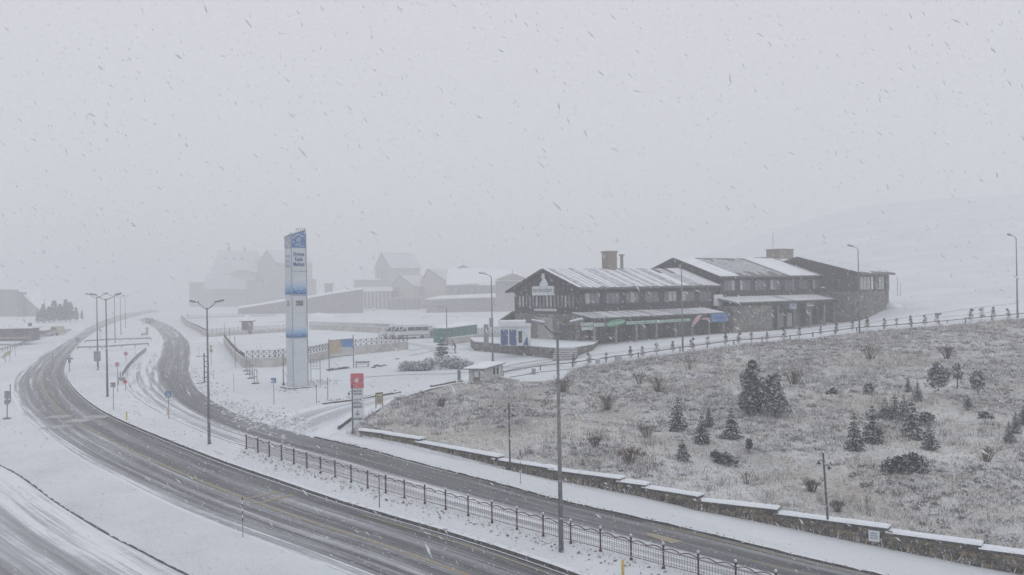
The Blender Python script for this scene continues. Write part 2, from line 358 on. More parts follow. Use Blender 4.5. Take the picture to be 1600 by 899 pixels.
def drape(pts, lift=0.0): return [Vector((p[0], p[1], H(p[0], p[1]) + lift)) for p in pts]
def ribbon(name, A, B, m, lift, nu=8, label=None, skirt=0, parent=None, **kw):
    """sheet between two matched edge lines, draped on the ground; UV across / metres along"""
    A = smooth_line(A, 2); B = smooth_line(B, 2)
    A2, B2 = [], []
    for i in range(len(A) - 1):
        n = max(1, int(max((A[i+1] - A[i]).length, (B[i+1] - B[i]).length) / 1.5))
        for k in range(n): A2.append(A[i].lerp(A[i+1], k / n)); B2.append(B[i].lerp(B[i+1], k / n))
    A2.append(A[-1]); B2.append(B[-1])
    L = [0]
    for i in range(1, len(A2)): L.append(L[-1] + ((A2[i] + B2[i]) / 2 - (A2[i-1] + B2[i-1]) / 2).length)
    us = np.linspace(0, 1, nu + 1)
    X = np.array([[(a.x + (b.x - a.x) * u, a.y + (b.y - a.y) * u) for u in us] for a, b in zip(A2, B2)])
    Z = Hn(X[..., 0], X[..., 1]) + lift
    me = bpy.data.meshes.new(name); vs = [(X[i, j, 0], X[i, j, 1], Z[i, j]) for i in range(len(A2)) for j in range(nu + 1)]
    fs = [(i * (nu + 1) + j, (i + 1) * (nu + 1) + j, (i + 1) * (nu + 1) + j + 1, i * (nu + 1) + j + 1) for i in range(len(A2) - 1) for j in range(nu)]
    me.from_pydata(vs, [], fs); uvl = me.uv_layers.new(name='UVMap')
    for lp in me.loops:
        i, j = divmod(lp.vertex_index, nu + 1); uvl.data[lp.index].uv = (us[j], L[i])
    me.polygons.foreach_set('use_smooth', [True] * len(fs)); me.materials.append(m); me.update()
    return link(name, me, parent, label=label, **kw), A2, B2
def sheet(name, poly, m, lift, spacing=2.0, skirt=0.5, bumps=0.0, zfun=None, freq=.25, smooth=False, **kw):
    """filled outline draped on the ground with a skirt going down"""
    poly = [Vector((p[0], p[1])) for p in poly]; q = []
    for a, b in zip(poly, poly[1:] + poly[:1]):
        n = max(1, int((b - a).length / spacing))
        for k in range(n): q.append(a.lerp(b, k / n))
    xs = [p.x for p in q]; ys = [p.y for p in q]
    pts = list(q); nb = len(q)
    gx = np.arange(min(xs), max(xs), spacing); gy = np.arange(min(ys), max(ys), spacing)
    for x in gx:
        for y in gy: pts.append(Vector((x + (random.random() - .5) * spacing * .3, y + (random.random() - .5) * spacing * .3)))
    edges = [(i, (i + 1) % nb) for i in range(nb)]
    V, E, Fc, ov, oe, of = mgeo.delaunay_2d_cdt(pts, edges, [], 1, 1e-4)
    Xa = np.array([(v.x, v.y) for v in V]); Z = (Hn(Xa[:, 0], Xa[:, 1]) + lift) if zfun is None else zfun(Xa[:, 0], Xa[:, 1])
    bset = set(); 
    for i, o in enumerate(ov):
        if any(k < nb for k in o): bset.add(i)
    if bumps:
        for i in range(len(V)):
            if i not in bset: Z[i] += bumps * (mnoise.fractal(Vector((V[i].x * freq, V[i].y * freq, 3)), 1.0, 2.0, 3))
    mb = MB(); vs = [(Xa[i, 0], Xa[i, 1], Z[i]) for i in range(len(V))]
    mb.add(vs, [tuple(f) for f in Fc])
    if skirt:
        cnt = {}
        for f in Fc:
            for a, b in zip(f, list(f[1:]) + [f[0]]):
                k = (min(a, b), max(a, b)); cnt[k] = cnt.get(k, 0) + 1
        for (a, b), c in cnt.items():
            if c == 1: mb.add([vs[a], vs[b], (vs[b][0], vs[b][1], vs[b][2] - skirt), (vs[a][0], vs[a][1], vs[a][2] - skirt)], [(0, 1, 2, 3)])
    return mb.build(name, m, smooth=smooth, **kw)
def strip_line(pts, width, h, name, m, lift=0.0, parent=None, base=-0.25, jitter=0.0, **kw):
    """a low kerb-like bar following a line on the ground"""
    mb = MB(); pr = None
    for i, p in enumerate(pts):
        d = (pts[min(i + 1, len(pts) - 1)] - pts[max(i - 1, 0)]); d.z = 0; d.normalize(); n = Vector((-d.y, d.x, 0))
        z = H(p.x, p.y) + lift + (random.random() - .5) * jitter; ww = width * (1 + (random.random() - .5) * jitter * 4)
        ring = [(p.x - n.x * ww / 2, p.y - n.y * ww / 2, z + base), (p.x - n.x * ww / 2, p.y - n.y * ww / 2, z + h), (p.x + n.x * ww / 2, p.y + n.y * ww / 2, z + h), (p.x + n.x * ww / 2, p.y + n.y * ww / 2, z + base)]
        o = len(mb.v); mb.v += ring
        if pr is not None:
            for k in range(3): mb.f.append((pr + k, pr + k + 1, o + k + 1, o + k)); mb.mi.append(0)
        pr = o
    return mb.build(name, m, parent, **kw)
def text(name, body, size, m, parent, loc, rot=(R(90), 0, 0), align='CENTER', bold=0.0, width=None, ext=0.01):
    c = bpy.data.curves.new(name, 'FONT'); c.body = body; c.size = size; c.align_x = align; c.align_y = 'CENTER'; c.extrude = ext; c.offset = bold; c.resolution_u = 3
    c.materials.append(m); o = bpy.data.objects.new(name, c); COL.objects.link(o); o.parent = parent; o.location = loc; o.rotation_euler = rot
    bpy.context.view_layer.update(); wd = o.dimensions.x; me = bpy.data.meshes.new_from_object(o.evaluated_get(bpy.context.evaluated_depsgraph_get()))
    bpy.data.objects.remove(o); o = link(name, me, parent, loc, rot)
    if width:
        xs = [v.co.x for v in me.vertices]; wd = max(xs) - min(xs) if xs else 0
        if wd > 0.01: o.scale = (width / wd, 1, 1)
    return o

# ------------------------------------------------------------------ ground sheet
def axis(lo, hi, fl, fh, f, g=1.16):
    a = list(np.arange(fl, fh + f, f)); s = f; x = a[-1]
    while x < hi: s *= g; x += s; a.append(x)
    s = f; x = fl; b = []
    while x > lo: s *= g; x -= s; b.append(x)
    return np.array(b[::-1] + a)
gx = axis(-1500, 1500, -62, 75, 1.2); gy = axis(-120, 2600, 20, 150, 1.2)
GX, GY = np.meshgrid(gx, gy); GZ = Hn(GX, GY)
far = np.maximum(0, np.maximum(np.abs(GX) - 420, GY - 800)); GZ = GZ + 0.0 * far
me = bpy.data.meshes.new('ground'); nx, ny = len(gx), len(gy)
vs = np.c_[GX.ravel(), GY.ravel(), GZ.ravel()]
ii = np.arange(nx * ny).reshape(ny, nx)
fs = np.stack([ii[:-1, :-1], ii[:-1, 1:], ii[1:, 1:], ii[1:, :-1]], -1).reshape(-1, 4)
me.from_pydata(vs.tolist(), [], fs.tolist()); me.polygons.foreach_set('use_smooth', [True] * len(fs)); me.materials.append(M_ground); me.update()
link('ground', me, kind='structure')

# ------------------------------------------------------------------ roads
main_pairs = [((1130,980),(830,1010)),((1010,938),(700,962)),((893,899),(600,925)),((760,853),(504,885)),((663,824),(430,855)),((544,790),(346,824)),((438,754),(257,788)),((346,723),(190,753)),((245,683),(110,711)),((178,654),(60,672)),((142,632),(30,645)),((118,610),(17,619)),((104,590),(16,599)),((103,576),(27,583)),((110,556),(49,565)),((124,537),(78,547)),((146,520),(110,528)),((176,505),(140,508)),((215,494),(172,494)),((255,486),(225,485))]
MI = [P(*a) for a, b in main_pairs]; MO = [P(*b) for a, b in main_pairs]
rd, MI2, MO2 = ribbon('main_road', MI, MO, M_main, 0.02, 10, kind='structure')
sec_pairs = [((1330,965),(1570,955)),((1235,938),(1480,928)),((1150,914),(1375,900)),((1091,899),(1290,882)),((986,872),(1150,847)),((892,846),(1060,825)),((808,824),(955,802)),((732,802),(860,780)),((632,776),(760,752)),((549,751),(660,727)),((459,724),(560,699)),((403,705),(484,683)),((346,689),(410,662)),((277,660),(345,636)),((239,640),(312,612)),((217,625),(302,596)),((201,611),(297,578)),((192,590),(298,560)),((200,570),(300,542)),((214,556),(290,525)),((226,545),(272,511)),((233,534),(255,503)),((235,523),(238,498)),((228,512),(215,493)),((210,503),(190,489))]
SI = [P(*a) for a, b in sec_pairs]; SO = [P(*b) for a, b in sec_pairs]
rd, SI2, SO2 = ribbon('second_road', SI, SO, M_second, 0.024, 10, kind='structure')
# service road at the lower left: kerb line and far side off frame
svc = [(430,960),(345,922),(291,899),(259,883.5),(216,860),(173,839),(130,813),(86,785.5),(49,757),(20,737),(-30,715),(-90,700)]
SV = [P(*p) for p in svc]
SVo = [p + Vector((-9.5, -3.5, 0)) for p in SV]
SVo = [Vector((p.x, max(p.y, 17.0), p.z)) for p in SVo]
ribbon('service_road', SV, SVo, M_service, 0.02, 8, kind='structure')
# drive turning off towards the lodge
dp = [((395,664),(500,690)),((430,652),(535,672)),((470,640),(560,655)),((520,630),(600,637)),((570,622),(640,621)),((625,612),(690,605)),((700,602),(742,596)),((728,590),(790,590)),((745,575),(860,572)),((820,562),(960,558)),((930,553),(1060,545)),((1040,538),(1150,534)),((1160,524),(1240,526)),((1300,508),(1350,512)),((1420,492),(1500,502)),((1560,478),(1640,490))]
DA = [P(*a) for a, b in dp]; DB = [P(*b) for a, b in dp]
ribbon('lodge_drive', DA, DB, M_drive, 0.012, 6, kind='structure')
# the parking ground behind the wall, and its drive lane
# raised median, verges, footway
sheet('median', [p for p in MI2] + [p for p in reversed(SI2)], M_median, 0.13, 1.6, 0.4, kind='structure')
kerbL = resample(MI2, 0.6)
kn = [p for p in kerbL if p.y < 140]
strip_line(kn, 0.34, 0.21, 'kerb', M_kerb, 0.0, base=-0.3, jitter=0.02, kind='structure')
strip_line([p + Vector((0, 0, 0)) for p in resample(SI2, 0.8) if 60 < p.y < 140], 0.22, 0.16, 'kerb', M_kerbd, 0.0, base=-0.3, jitter=0.03, kind='structure')
strip_line(resample(smooth_line(SV, 2), 0.35), 0.08, 0.055, 'kerb', M_black, 0.0, base=-0.2, jitter=0.05, kind='structure')
_vo = [p for p in MO2 if p.y < 68]; _vs = [p for p in resample(SV, 2) if p.y < 68]
sheet('verge', _vo + [_vs[-1]] + list(reversed(_vs)), M_verge2, 0.045, .45, 0.2, bumps=.075, freq=1.1, smooth=True, kind='structure')
wall_base = [(545,679),(598,688),(660,701),(720,716),(786,733),(863,749),(935,763),(1006,777),(1087,797),(1150,809),(1214,821),(1294,838),(1412,862),(1520,884),(1600,899),(1700,918),(1800,936)]
WB = [P(*p) for p in wall_base]
far_edge = [p for p in SO2 if p.y < 66.5 and p.x > -14.5]
fw = far_edge + list(reversed([Vector((p.x, p.y + 0.3, p.z)) for p in WB if True]))
sheet('footway', fw, M_path, 0.12, 1.2, 0.35, kind='structure')
strip_line(resample(far_edge, 0.4), 0.16, 0.13, 'kerb', M_kerbd, 0.0, base=-0.2, jitter=0.05, kind='structure')
# painted lines
M_yel, _t, _b = newmat('worn_yellow_line'); _n1 = noise_node(_t, 1.6, 6, 0.8, 'Position'); _b.inputs['Roughness'].default_value = 0.7
_t.links.new(mixc(_t, ramp(_t, _n1.outputs[0], [(0.42, 0), (0.62, 1)]).outputs[0], (0.34, 0.27, 0.13), (0.30, 0.30, 0.30)), _b.inputs['Base Color'])
def lane_line(A2, B2, u, wd, i0, i1, name='lane_marking', m=None, lift=0.034):
    a, b = [], []
    for k in range(i0, i1):
        p, q = A2[k], B2[k]; L = (q - p).length; a.append(p.lerp(q, u - wd / 2 / L)); b.append(p.lerp(q, u + wd / 2 / L))
    mb = MB()
    for i in range(len(a)):
        for q in (a[i], b[i]): mb.v.append((q.x, q.y, H(q.x, q.y) + lift))
        if i: mb.f.append((2*i-2, 2*i-1, 2*i+1, 2*i)); mb.mi.append(0)
    mb.build(name, m or M_yel, kind='structure')
def idx(A2, px): 
    best = min(range(len(A2)), key=lambda k: abs(800 + F * A2[k].x / A2[k].y - px) + (1000 if A2[k].y < 20 else 0)); return best
lane_line(MI2, MO2, 0.475, 0.17, 0, idx(MI2[:len(MI2)*2//3], 110) if False else int(len(MI2) * 0.62))
lane_line(MI2, MO2, 0.10, 0.13, 0, idx(MI2, 560))
lane_line(SI2, SO2, 0.92, 0.14, 0, idx(SO2, 985))
lane_line(SI2, SO2, 0.63, 0.12, idx(SO2, 1400), idx(SO2, 1190))
lane_line(SI2, SO2, 0.10, 0.12, 0, idx(SI2, 1110))
lane_line(MI2, MO2, 0.036, 0.10, 0, int(len(MI2) * .62), 'snow_lip', M_snow, .05)
mb = MB()   # arrow on the second road
for poly in ([(1008,832),(1030,836),(1062,845),(1050,847),(1038,846),(1012,837)], [(1040,838),(1068,847),(1046,849)]):
    mb.add([P(x, y, 0.037) for x, y in poly], [tuple(range(len(poly)))])
mb.build('road_arrow', M_yel, kind='structure')
mb = MB()
for a, b in (((385,779),(437,769)),((402,787),(458,773)),((145,654),(268,648))):
    pa, pb = P(*a, 0.035), P(*b, 0.035); d = (pb - pa).normalized(); n = Vector((-d.y, d.x, 0)) * 0.12
    pts = [pa.lerp(pb, k / 6) for k in range(7)]
    for k in range(6): mb.add([(q.x, q.y, H(q.x, q.y) + 0.038) for q in (pts[k] - n, pts[k+1] - n, pts[k+1] + n, pts[k] + n)], [(0, 1, 2, 3)])
mb.build('crossing_marking', M_yel, kind='structure')
mb = MB()   # pale blocks of the give-way crossing far down the road
for c in ((90,652),(122,658),(152,652),(88,668)):
    p = P(*c); 
    mb.add([(x, y, H(x, y) + 0.036) for x, y in ((p.x - 1.2, p.y - .6), (p.x + .9, p.y - .9), (p.x + 1.3, p.y + .6), (p.x - .8, p.y + .9))], [(0, 1, 2, 3)])
mb.build('crossing_marking', mat('worn_white_paint', (0.34, 0.345, 0.36), 0.8, 0.2, 3), kind='structure')
# ------------------------------------------------------------------ scrub bank between the stone wall and the parapet
par_px = [(786,592),(845,582),(896,577),(949,569),(1000,562.5),(1066,552.5),(1151,541),(1240,533.5),(1345,520),(1475,510),(1600,498.5),(1720,486)]
PAR = [P(*p) for p in par_px]
bank_left = [(738,604),(700,609),(660,620),(620,634),(592,650),(568,664)]
BL = [P(*p) for p in bank_left]
WBb = [p + Vector((0.12, 0.55, 0)) for p in WB]
bank_poly = list(reversed(WBb)) + list(reversed(BL)) + [P(776,606), P(806,612), P(880,604)] + [p + Vector((0, -0.5, 0)) for p in PAR[2:]]
# (WB runs left to right, so the outline is: wall right->left, left edge up, parapet left->right)
WBn = np.array([(p.x, p.y) for p in WB])
def dist_line(x, y, Ln):
    d = np.full(np.shape(x), 1e9)
    for (ax, ay), (bx, by) in zip(Ln[:-1], Ln[1:]):
        t = np.clip(((x - ax) * (bx - ax) + (y - ay) * (by - ay)) / ((bx - ax) ** 2 + (by - ay) ** 2), 0, 1)
        d = np.minimum(d, np.hypot(x - ax - t * (bx - ax), y - ay - t * (by - ay)))
    return d
def bankz(x, y):
    x = np.asarray(x, float); y = np.asarray(y, float)
    dw = dist_line(x, y, WBn); dpn = dist_line(x, y, np.array([(p.x, p.y) for p in PAR]))
    z = Hn(x, y) + 0.10 + .42 * np.clip(dw / 5, 0, 1) * np.clip(dpn / 5, 0, 1) + 0.55 * np.exp(-dw / 9.0) * np.clip((x + 14) / 10, 0, 1) - 0.06 * np.exp(-dpn / 4)
    n = 0.28 * np.sin(x * .31 + 1.3 * np.sin(y * .17)) * np.cos(y * .23 + x * .05) + 0.10 * np.sin(x * 1.3 + y * .7) * np.sin(y * 1.1 - x * .4)
    return z + n * np.clip(dw / 5, 0, 1) * np.clip(dpn / 5, 0, 1)
WBR = [p for p in WB]
bank = sheet('scrub_bank', list(reversed([p + Vector((0.1, 0.5, 0)) for p in WB])) + list(reversed(BL)) + [P(776,606), P(806,612), P(880,604)] + [p + Vector((0, -0.4, 0)) for p in PAR[2:]], M_bank, 0, 1.0, 1.5, zfun=bankz, kind='structure')
def BZ(x, y): return float(bankz(np.array([x]), np.array([y]))[0])
def PB(px, py):                              # pixel on the bank surface
    p = P(px, py)
    for _ in range(5):
        zz = BZ(p.x, p.y); v = ray(px, py); d = (zz - CZ) / (v[2] / v[1]); p = Vector((v[0] / v[1] * d, d, zz)) if d > 0 else p
    return p

# ------------------------------------------------------------------ stepped rubble wall
segs = [(562,603,675),(598,656,682),(650,779,702),(771,865,725),(859,970,741),(966,1009,755),(1005,1091,768.5),(1087,1214,789),(1214,1388,814),(1388,1533,842),(1533,1760,872)]
def wall_at(px):
    for k in range(len(wall_base) - 1):
        if wall_base[k][0] <= px <= wall_base[k+1][0]:
            t = (px - wall_base[k][0]) / (wall_base[k+1][0] - wall_base[k][0]); return WB[k].lerp(WB[k+1], t)
    return WB[-1] if px > 1700 else WB[0]
sw = thing('stone_wall', 'long stepped rubble stone wall with snow on its copings along the footway', 'wall')
stone_meshes = []
for k in range(8):
    b = MB(); n = 7; pts = []
    for j in range(n):
        a = 2 * math.pi * j / n; rr = 0.5 * (1 + (random.random() - .5) * .35); pts.append(Vector((math.cos(a) * rr * 1.05, 0, math.sin(a) * rr)))
    inner = [Vector((p.x * .72, -0.20 - random.random() * .12, p.z * .72)) for p in pts]
    b.add(pts + inner, [tuple(range(n, 2 * n))] + [(j, (j + 1) % n, n + (j + 1) % n, n + j) for j in range(n)])
    stone_meshes.append(b.mesh('stone', M_stonep[k % 4]))
stone_list = []
for i, (x0, x1, ytop) in enumerate(segs):
    a, c = wall_at(x0), wall_at(x1); mid = wall_at((x0 + x1) / 2)
    ztop = CZ - (ytop - yh((x0 + x1) / 2)) * mid.y / F
    d = (c - a); L = math.hypot(d.x, d.y); ang = math.atan2(d.y, d.x)
    Mx = Matrix.Translation((a.x, a.y, 0)) @ Matrix.Rotation(ang, 4, 'Z')
    th = 0.46
    nn = max(2, int(L / 1.0)); vs = []; fsx = []
    b = MB(); b.box(-0.02, L, 0, th, min(a.z, c.z) - 0.5, ztop - 0.1, Mx); b.build('wall_section', M_stone, sw)
    b = MB(); b.box(-0.06, L + 0.04, -0.05, th + 0.05, ztop - 0.1, ztop, Mx); cp = b.build('coping', M_kerb, sw)
    b = MB(); ns = max(3, int(L / .6)); pv = None
    for k in range(ns + 1):
        x = -0.07 + (L + 0.12) * k / ns; j = random.uniform(0.0, .03)
        ring = [Mx @ Vector(q) for q in ((x, -0.07 - j, ztop + .002), (x, -0.02, ztop + 0.075 + j), (x, th + .02, ztop + 0.085 + j), (x, th + 0.08, ztop + .002))]
        o = len(b.v); b.v += ring
        if pv is not None:
            for q in range(3): b.f.append((pv + q, pv + q + 1, o + q + 1, o + q)); b.mi.append(0)
        else: b.f.append((o, o + 1, o + 2, o + 3)); b.mi.append(0)
        pv = o
    b.f.append((pv + 3, pv + 2, pv + 1, pv)); b.mi.append(0)
    b.build('snow_cap', M_snow, cp)
    zr = ztop - 0.22; row = 0
    while zr > min(a.z, c.z) - 0.05:
        x = (row % 2) * .2
        while x < L - 0.1:
            wd = random.uniform(.30, .52); base = a.lerp(c, min(1, (x + wd / 2) / L))
            if zr > base.z - 0.02:
                stone_list.append((Mx @ Vector((x + wd / 2, -0.0, zr)), ang, wd * .94, .235, x))
            x += wd
        zr -= .245; row += 1
stone_list = [s for s in stone_list if s[0].x / s[0].y < .60]
stone_list.sort(key=lambda s: s[0].y)
rest = MB()
for k, (p, ang, wd, hh, _x) in enumerate(stone_list):
    me_ = random.choice(stone_meshes); M4 = Matrix.Translation(p) @ Matrix.Rotation(ang, 4, 'Z') @ Matrix.Diagonal((wd * 1.02, .26, hh * 1.04, 1))
    if k < 295:
        o = link('stone', me_, sw); o.matrix_local = M4
    else:
        o0 = len(rest.v); rest.v += [tuple(M4 @ v.co) for v in me_.vertices]
        for f in me_.polygons: rest.f.append(tuple(i + o0 for i in f.vertices)); rest.mi.append(stone_meshes.index(me_) % 4)
o = rest.build('wall_stones', M_stonep, sw); o['kind'] = 'stuff'
# grass wisps and dirt at the foot of the wall
def blades(name, pts, hmin, hmax, wd, m, lean=0.5, per=3, norm=None, **kw):
    """pts Nx3; each gets 'per' thin triangles"""
    n = len(pts) * per; base = np.repeat(np.asarray(pts, float), per, 0) + np.c_[rng.normal(0, .07, (n, 2)), np.zeros(n)]
    a = rng.uniform(0, 2 * np.pi, n); h = rng.uniform(hmin, hmax, n); ln = rng.uniform(0, lean, n) * h; b_ = rng.uniform(0, 2 * np.pi, n)
    sx, sy = np.cos(a) * wd / 2, np.sin(a) * wd / 2
    v = np.empty((n, 3, 3)); v[:, 0] = base - np.c_[sx, sy, np.full(n, .03)]; v[:, 1] = base + np.c_[sx, sy, np.full(n, -.03)]
    v[:, 2] = base + np.c_[np.cos(b_) * ln, np.sin(b_) * ln, h]
    me = bpy.data.meshes.new(name); me.vertices.add(3 * n); me.loops.add(3 * n); me.polygons.add(n)
    me.vertices.foreach_set('co', v.ravel()); me.loops.foreach_set('vertex_index', np.arange(3 * n, dtype=np.int32)); me.polygons.foreach_set('loop_start', np.arange(0, 3 * n, 3, dtype=np.int32))
    for mm in (m if isinstance(m, list) else [m]): me.materials.append(mm)
    if isinstance(m, list): me.polygons.foreach_set('material_index', rng.integers(0, len(m), n).astype(np.int32))
    me.update(); me.validate(); return link(name, me, **kw)
M_straw = mat('dry_straw', (0.38, 0.315, 0.235), 0.9, 0.25, 1.5); M_strawp = mat('frosted_straw', (0.52, 0.51, 0.49), 0.9, 0.2, 1.5); M_brush = mat('brown_brush_twig', (0.17, 0.14, 0.125), 0.9, 0.3, 2); M_brushd = mat('dark_brush', (0.085, 0.07, 0.065), 0.9, 0.3, 2); M_frost = mat('snow_crusted_twig', (0.66, 0.68, 0.72), 0.9, 0.1, 2); M_twigp = mat('mauve_grey_twig', (0.27, 0.245, 0.25), 0.9, 0.25, 2)
def in_poly(x, y, poly):
    r = np.zeros(x.shape, bool); n = len(poly)
    for i in range(n):
        ax, ay = poly[i]; bx, by = poly[(i + 1) % n]
        c = ((ay > y) != (by > y)) & (x < (bx - ax) * (y - ay) / (by - ay + 1e-12) + ax); r ^= c
    return r
bp = [(p.x, p.y) for p in list(reversed([p + Vector((0.1, 0.55, 0)) for p in WB])) + list(reversed(BL)) + [P(776,608), P(806,614), P(880,606)] + [p + Vector((0, -0.6, 0)) for p in PAR[2:]]]
def scatter(n):
    x = rng.uniform(min(p[0] for p in bp), 74, n); y = rng.uniform(min(p[1] for p in bp), 108, n)
    k = in_poly(x, y, bp) & (np.abs(x / y) < .8); return x[k], y[k]
def nz(x, y, s, sd):
    return np.array([mnoise.fractal(Vector((a * s, b * s, sd)), 1.0, 2.1, 3) for a, b in zip(x, y)])
x, y = scatter(190000); nn_ = nz(x, y, .11, 1.0); n2_ = nz(x, y, .35, 9.0); z = bankz(x, y)
k = (nn_ + n2_ * .5 > -0.05) & (rng.random(len(x)) < np.clip(.35 + nn_ * 1.6, .1, 1))
straw = np.c_[x[k], y[k], z[k]]; k2 = (nn_ + n2_ * .6 <= -0.02) & (n2_ > -0.25)
k2 = (nn_ + n2_ * .6 <= 0.03) & (n2_ > -0.6)
brush = np.c_[x[k2], y[k2], z[k2]]
blades('dry_grass', straw, .03, .11, .055, [M_straw, M_straw, M_strawp, M_brush], 3.0, 2, kind='stuff')
blades('snowy_brush', brush, .05, .18, .045, [M_brush, M_twigp, M_brushd, M_twigp, M_frost], 2.4, 2, kind='stuff')
# taller clumps of bare brush
x, y = scatter(5200); n3_ = nz(x, y, .09, 4.0); kk = n3_ > 0.0; x, y = x[kk], y[kk]
cl = []
for a, b in zip(x, y):
    m_ = 26; r_ = random.uniform(.2, .6); q = rng.normal(0, r_ * .5, (m_, 2)); cl.append(np.c_[a + q[:, 0], b + q[:, 1]])
cl = np.concatenate(cl); blades('bare_thicket', np.c_[cl, bankz(cl[:, 0], cl[:, 1])], .2, .62, .032, [M_brush, M_twigp, M_brush, M_frost, M_frost], 1.0, 1, kind='stuff')
def bush_stuff(name, n_, per, rmin, rmax, mats_, thr, seed):
    x, y = scatter(n_); q = -nz(x, y, .11, 1.0) + .35 * nz(x, y, .3, seed) + .010 * (y - 72); k = q > thr; x, y = x[k], y[k]; z = bankz(x, y); m_ = len(x)
    rr_ = np.repeat(rng.uniform(rmin, rmax, m_) * rng.uniform(.6, 1.2, m_), per); c = np.repeat(np.c_[x, y, z], per, 0); u = rng.normal(0, 1, (m_ * per, 3)); u /= np.linalg.norm(u, axis=1)[:, None]; u *= rng.random((m_ * per, 1)) ** .4; u[:, 2] = np.abs(u[:, 2]) * .75
    p = c + u * rr_[:, None]; t1 = rng.normal(0, 1, p.shape) * .055 + u * .05; t2 = rng.normal(0, 1, p.shape) * .03
    V = np.stack([p - t1, p + t2, p + t1], 1).reshape(-1, 3); N = len(p); me = bpy.data.meshes.new(name); me.vertices.add(3 * N); me.vertices.foreach_set('co', V.ravel()); me.loops.add(3 * N); me.loops.foreach_set('vertex_index', np.arange(3 * N, dtype=np.int32)); me.polygons.add(N); me.polygons.foreach_set('loop_start', np.arange(0, 3 * N, 3, dtype=np.int32))
    for mm in mats_: me.materials.append(mm)
    up_ = (u[:, 2] > .3) & (rng.random(N) < .55); idx_ = rng.integers(0, len(mats_) - 1, N); idx_[up_] = len(mats_) - 1; me.polygons.foreach_set('material_index', idx_.astype(np.int32)); me.update(); me.validate(); return link(name, me, kind='stuff')
bush_stuff('scrub_undergrowth', 5200, 60, .18, .55, [M_brush, M_twigp, M_brushd, M_frost], -.10, 31.0)
bush_stuff('frosted_undergrowth', 5200, 50, .15, .42, [M_twigp, M_frost, M_frost, M_frost], -.22, 77.0)
# weeds at the wall foot, at the kerbs and in the median
wp = []
for a, c in zip(WB[:-1], WB[1:]):
    for k in range(int((c - a).length * 14)):
        q = a.lerp(c, random.random()); wp.append((q.x + random.gauss(0, .05), q.y - abs(random.gauss(0, .22)), H(q.x, q.y) + .1))
blades('wall_foot_weeds', np.array(wp), .12, .5, .03, [M_straw, M_brush, M_frost, M_brush], .9, 2, kind='stuff')
FENCE_PX = [(385,705),(403,710.6),(421,717),(440,722.7),(459.4,729),(479.6,735.7),(501,743),(523.7,749.5),(548.8,757.6),(574.7,767),(603,774.5),(632,782.7),(664,791.5),(696.6,800.5),(731.8,810.5),(769,821),(808,832),(849,842.7),(892,854),(938.5,866.5),(986.4,880),(1037,893.6),(1091.5,908),(1150,923),(1213,940)]
FP = [P(*p) for p in FENCE_PX]
wp = []
for a, c in zip(FP[:-1], FP[1:]):
    for k in range(40):
        q = a.lerp(c, random.random()); o_ = random.gauss(-.1, .4); wp.append((q.x + o_ * .5, q.y + o_, H(q.x, q.y) + .12))
blades('median_weeds', np.array(wp), .03, .14, .03, [M_straw, M_brush, M_strawp], .9, 2, kind='stuff')
# clods of earth and tufts lying in the snow
def clods(name, pts, smin, smax, m, zoff=0.0):
    mb = MB()
    for q in pts:
        s = random.uniform(smin, smax); a = random.uniform(0, 3)
        vs = [(q[0] + math.cos(a + t) * s * random.uniform(.6, 1.3), q[1] + math.sin(a + t) * s * random.uniform(.5, 1), q[2] - .03) for t in (0, 1.3, 2.5, 3.8, 5.1)]
        vs.append((q[0], q[1], q[2] + s * .45)); mb.add(vs, [(0, 1, 5), (1, 2, 5), (2, 3, 5), (3, 4, 5), (4, 0, 5)])
    return mb.build(name, m, kind='stuff')
M_clod2 = mat('grey_slush_lump', (0.20, 0.20, 0.205), 0.9, 0.3, 4, snow=0.3)
M_clod = mat('earth_clod', (0.11, 0.09, 0.075), 0.95, 0.3, 8, snow=0.25)
pts = []
for i in range(420):
    k = random.randrange(0, int(len(MI2) * .62)); q = MI2[k]
    j = min(range(0, len(SI2), 3), key=lambda t: (SI2[t] - q).length); r = SI2[j]; t = random.uniform(.06, .94); s = q.lerp(r, t)
    if s.y < 130: pts.append((s.x, s.y, H(s.x, s.y) + .14))
for i in range(300):
    k = random.randrange(len(FP) - 1); s = FP[k].lerp(FP[k + 1], random.random()); o_ = random.gauss(-.5, .7); pts.append((s.x, s.y + o_ - .2, H(s.x, s.y) + .13))
clods('earth_clods', pts, .03, .11, M_clod)
pts = []
for q in resample(far_edge, .12):
    if random.random() < .75: pts.append((q.x + random.gauss(0, .07), q.y + random.gauss(.05, .12), H(q.x, q.y) + .12))
clods('kerb_slush_clods', pts, .04, .12, M_clod)

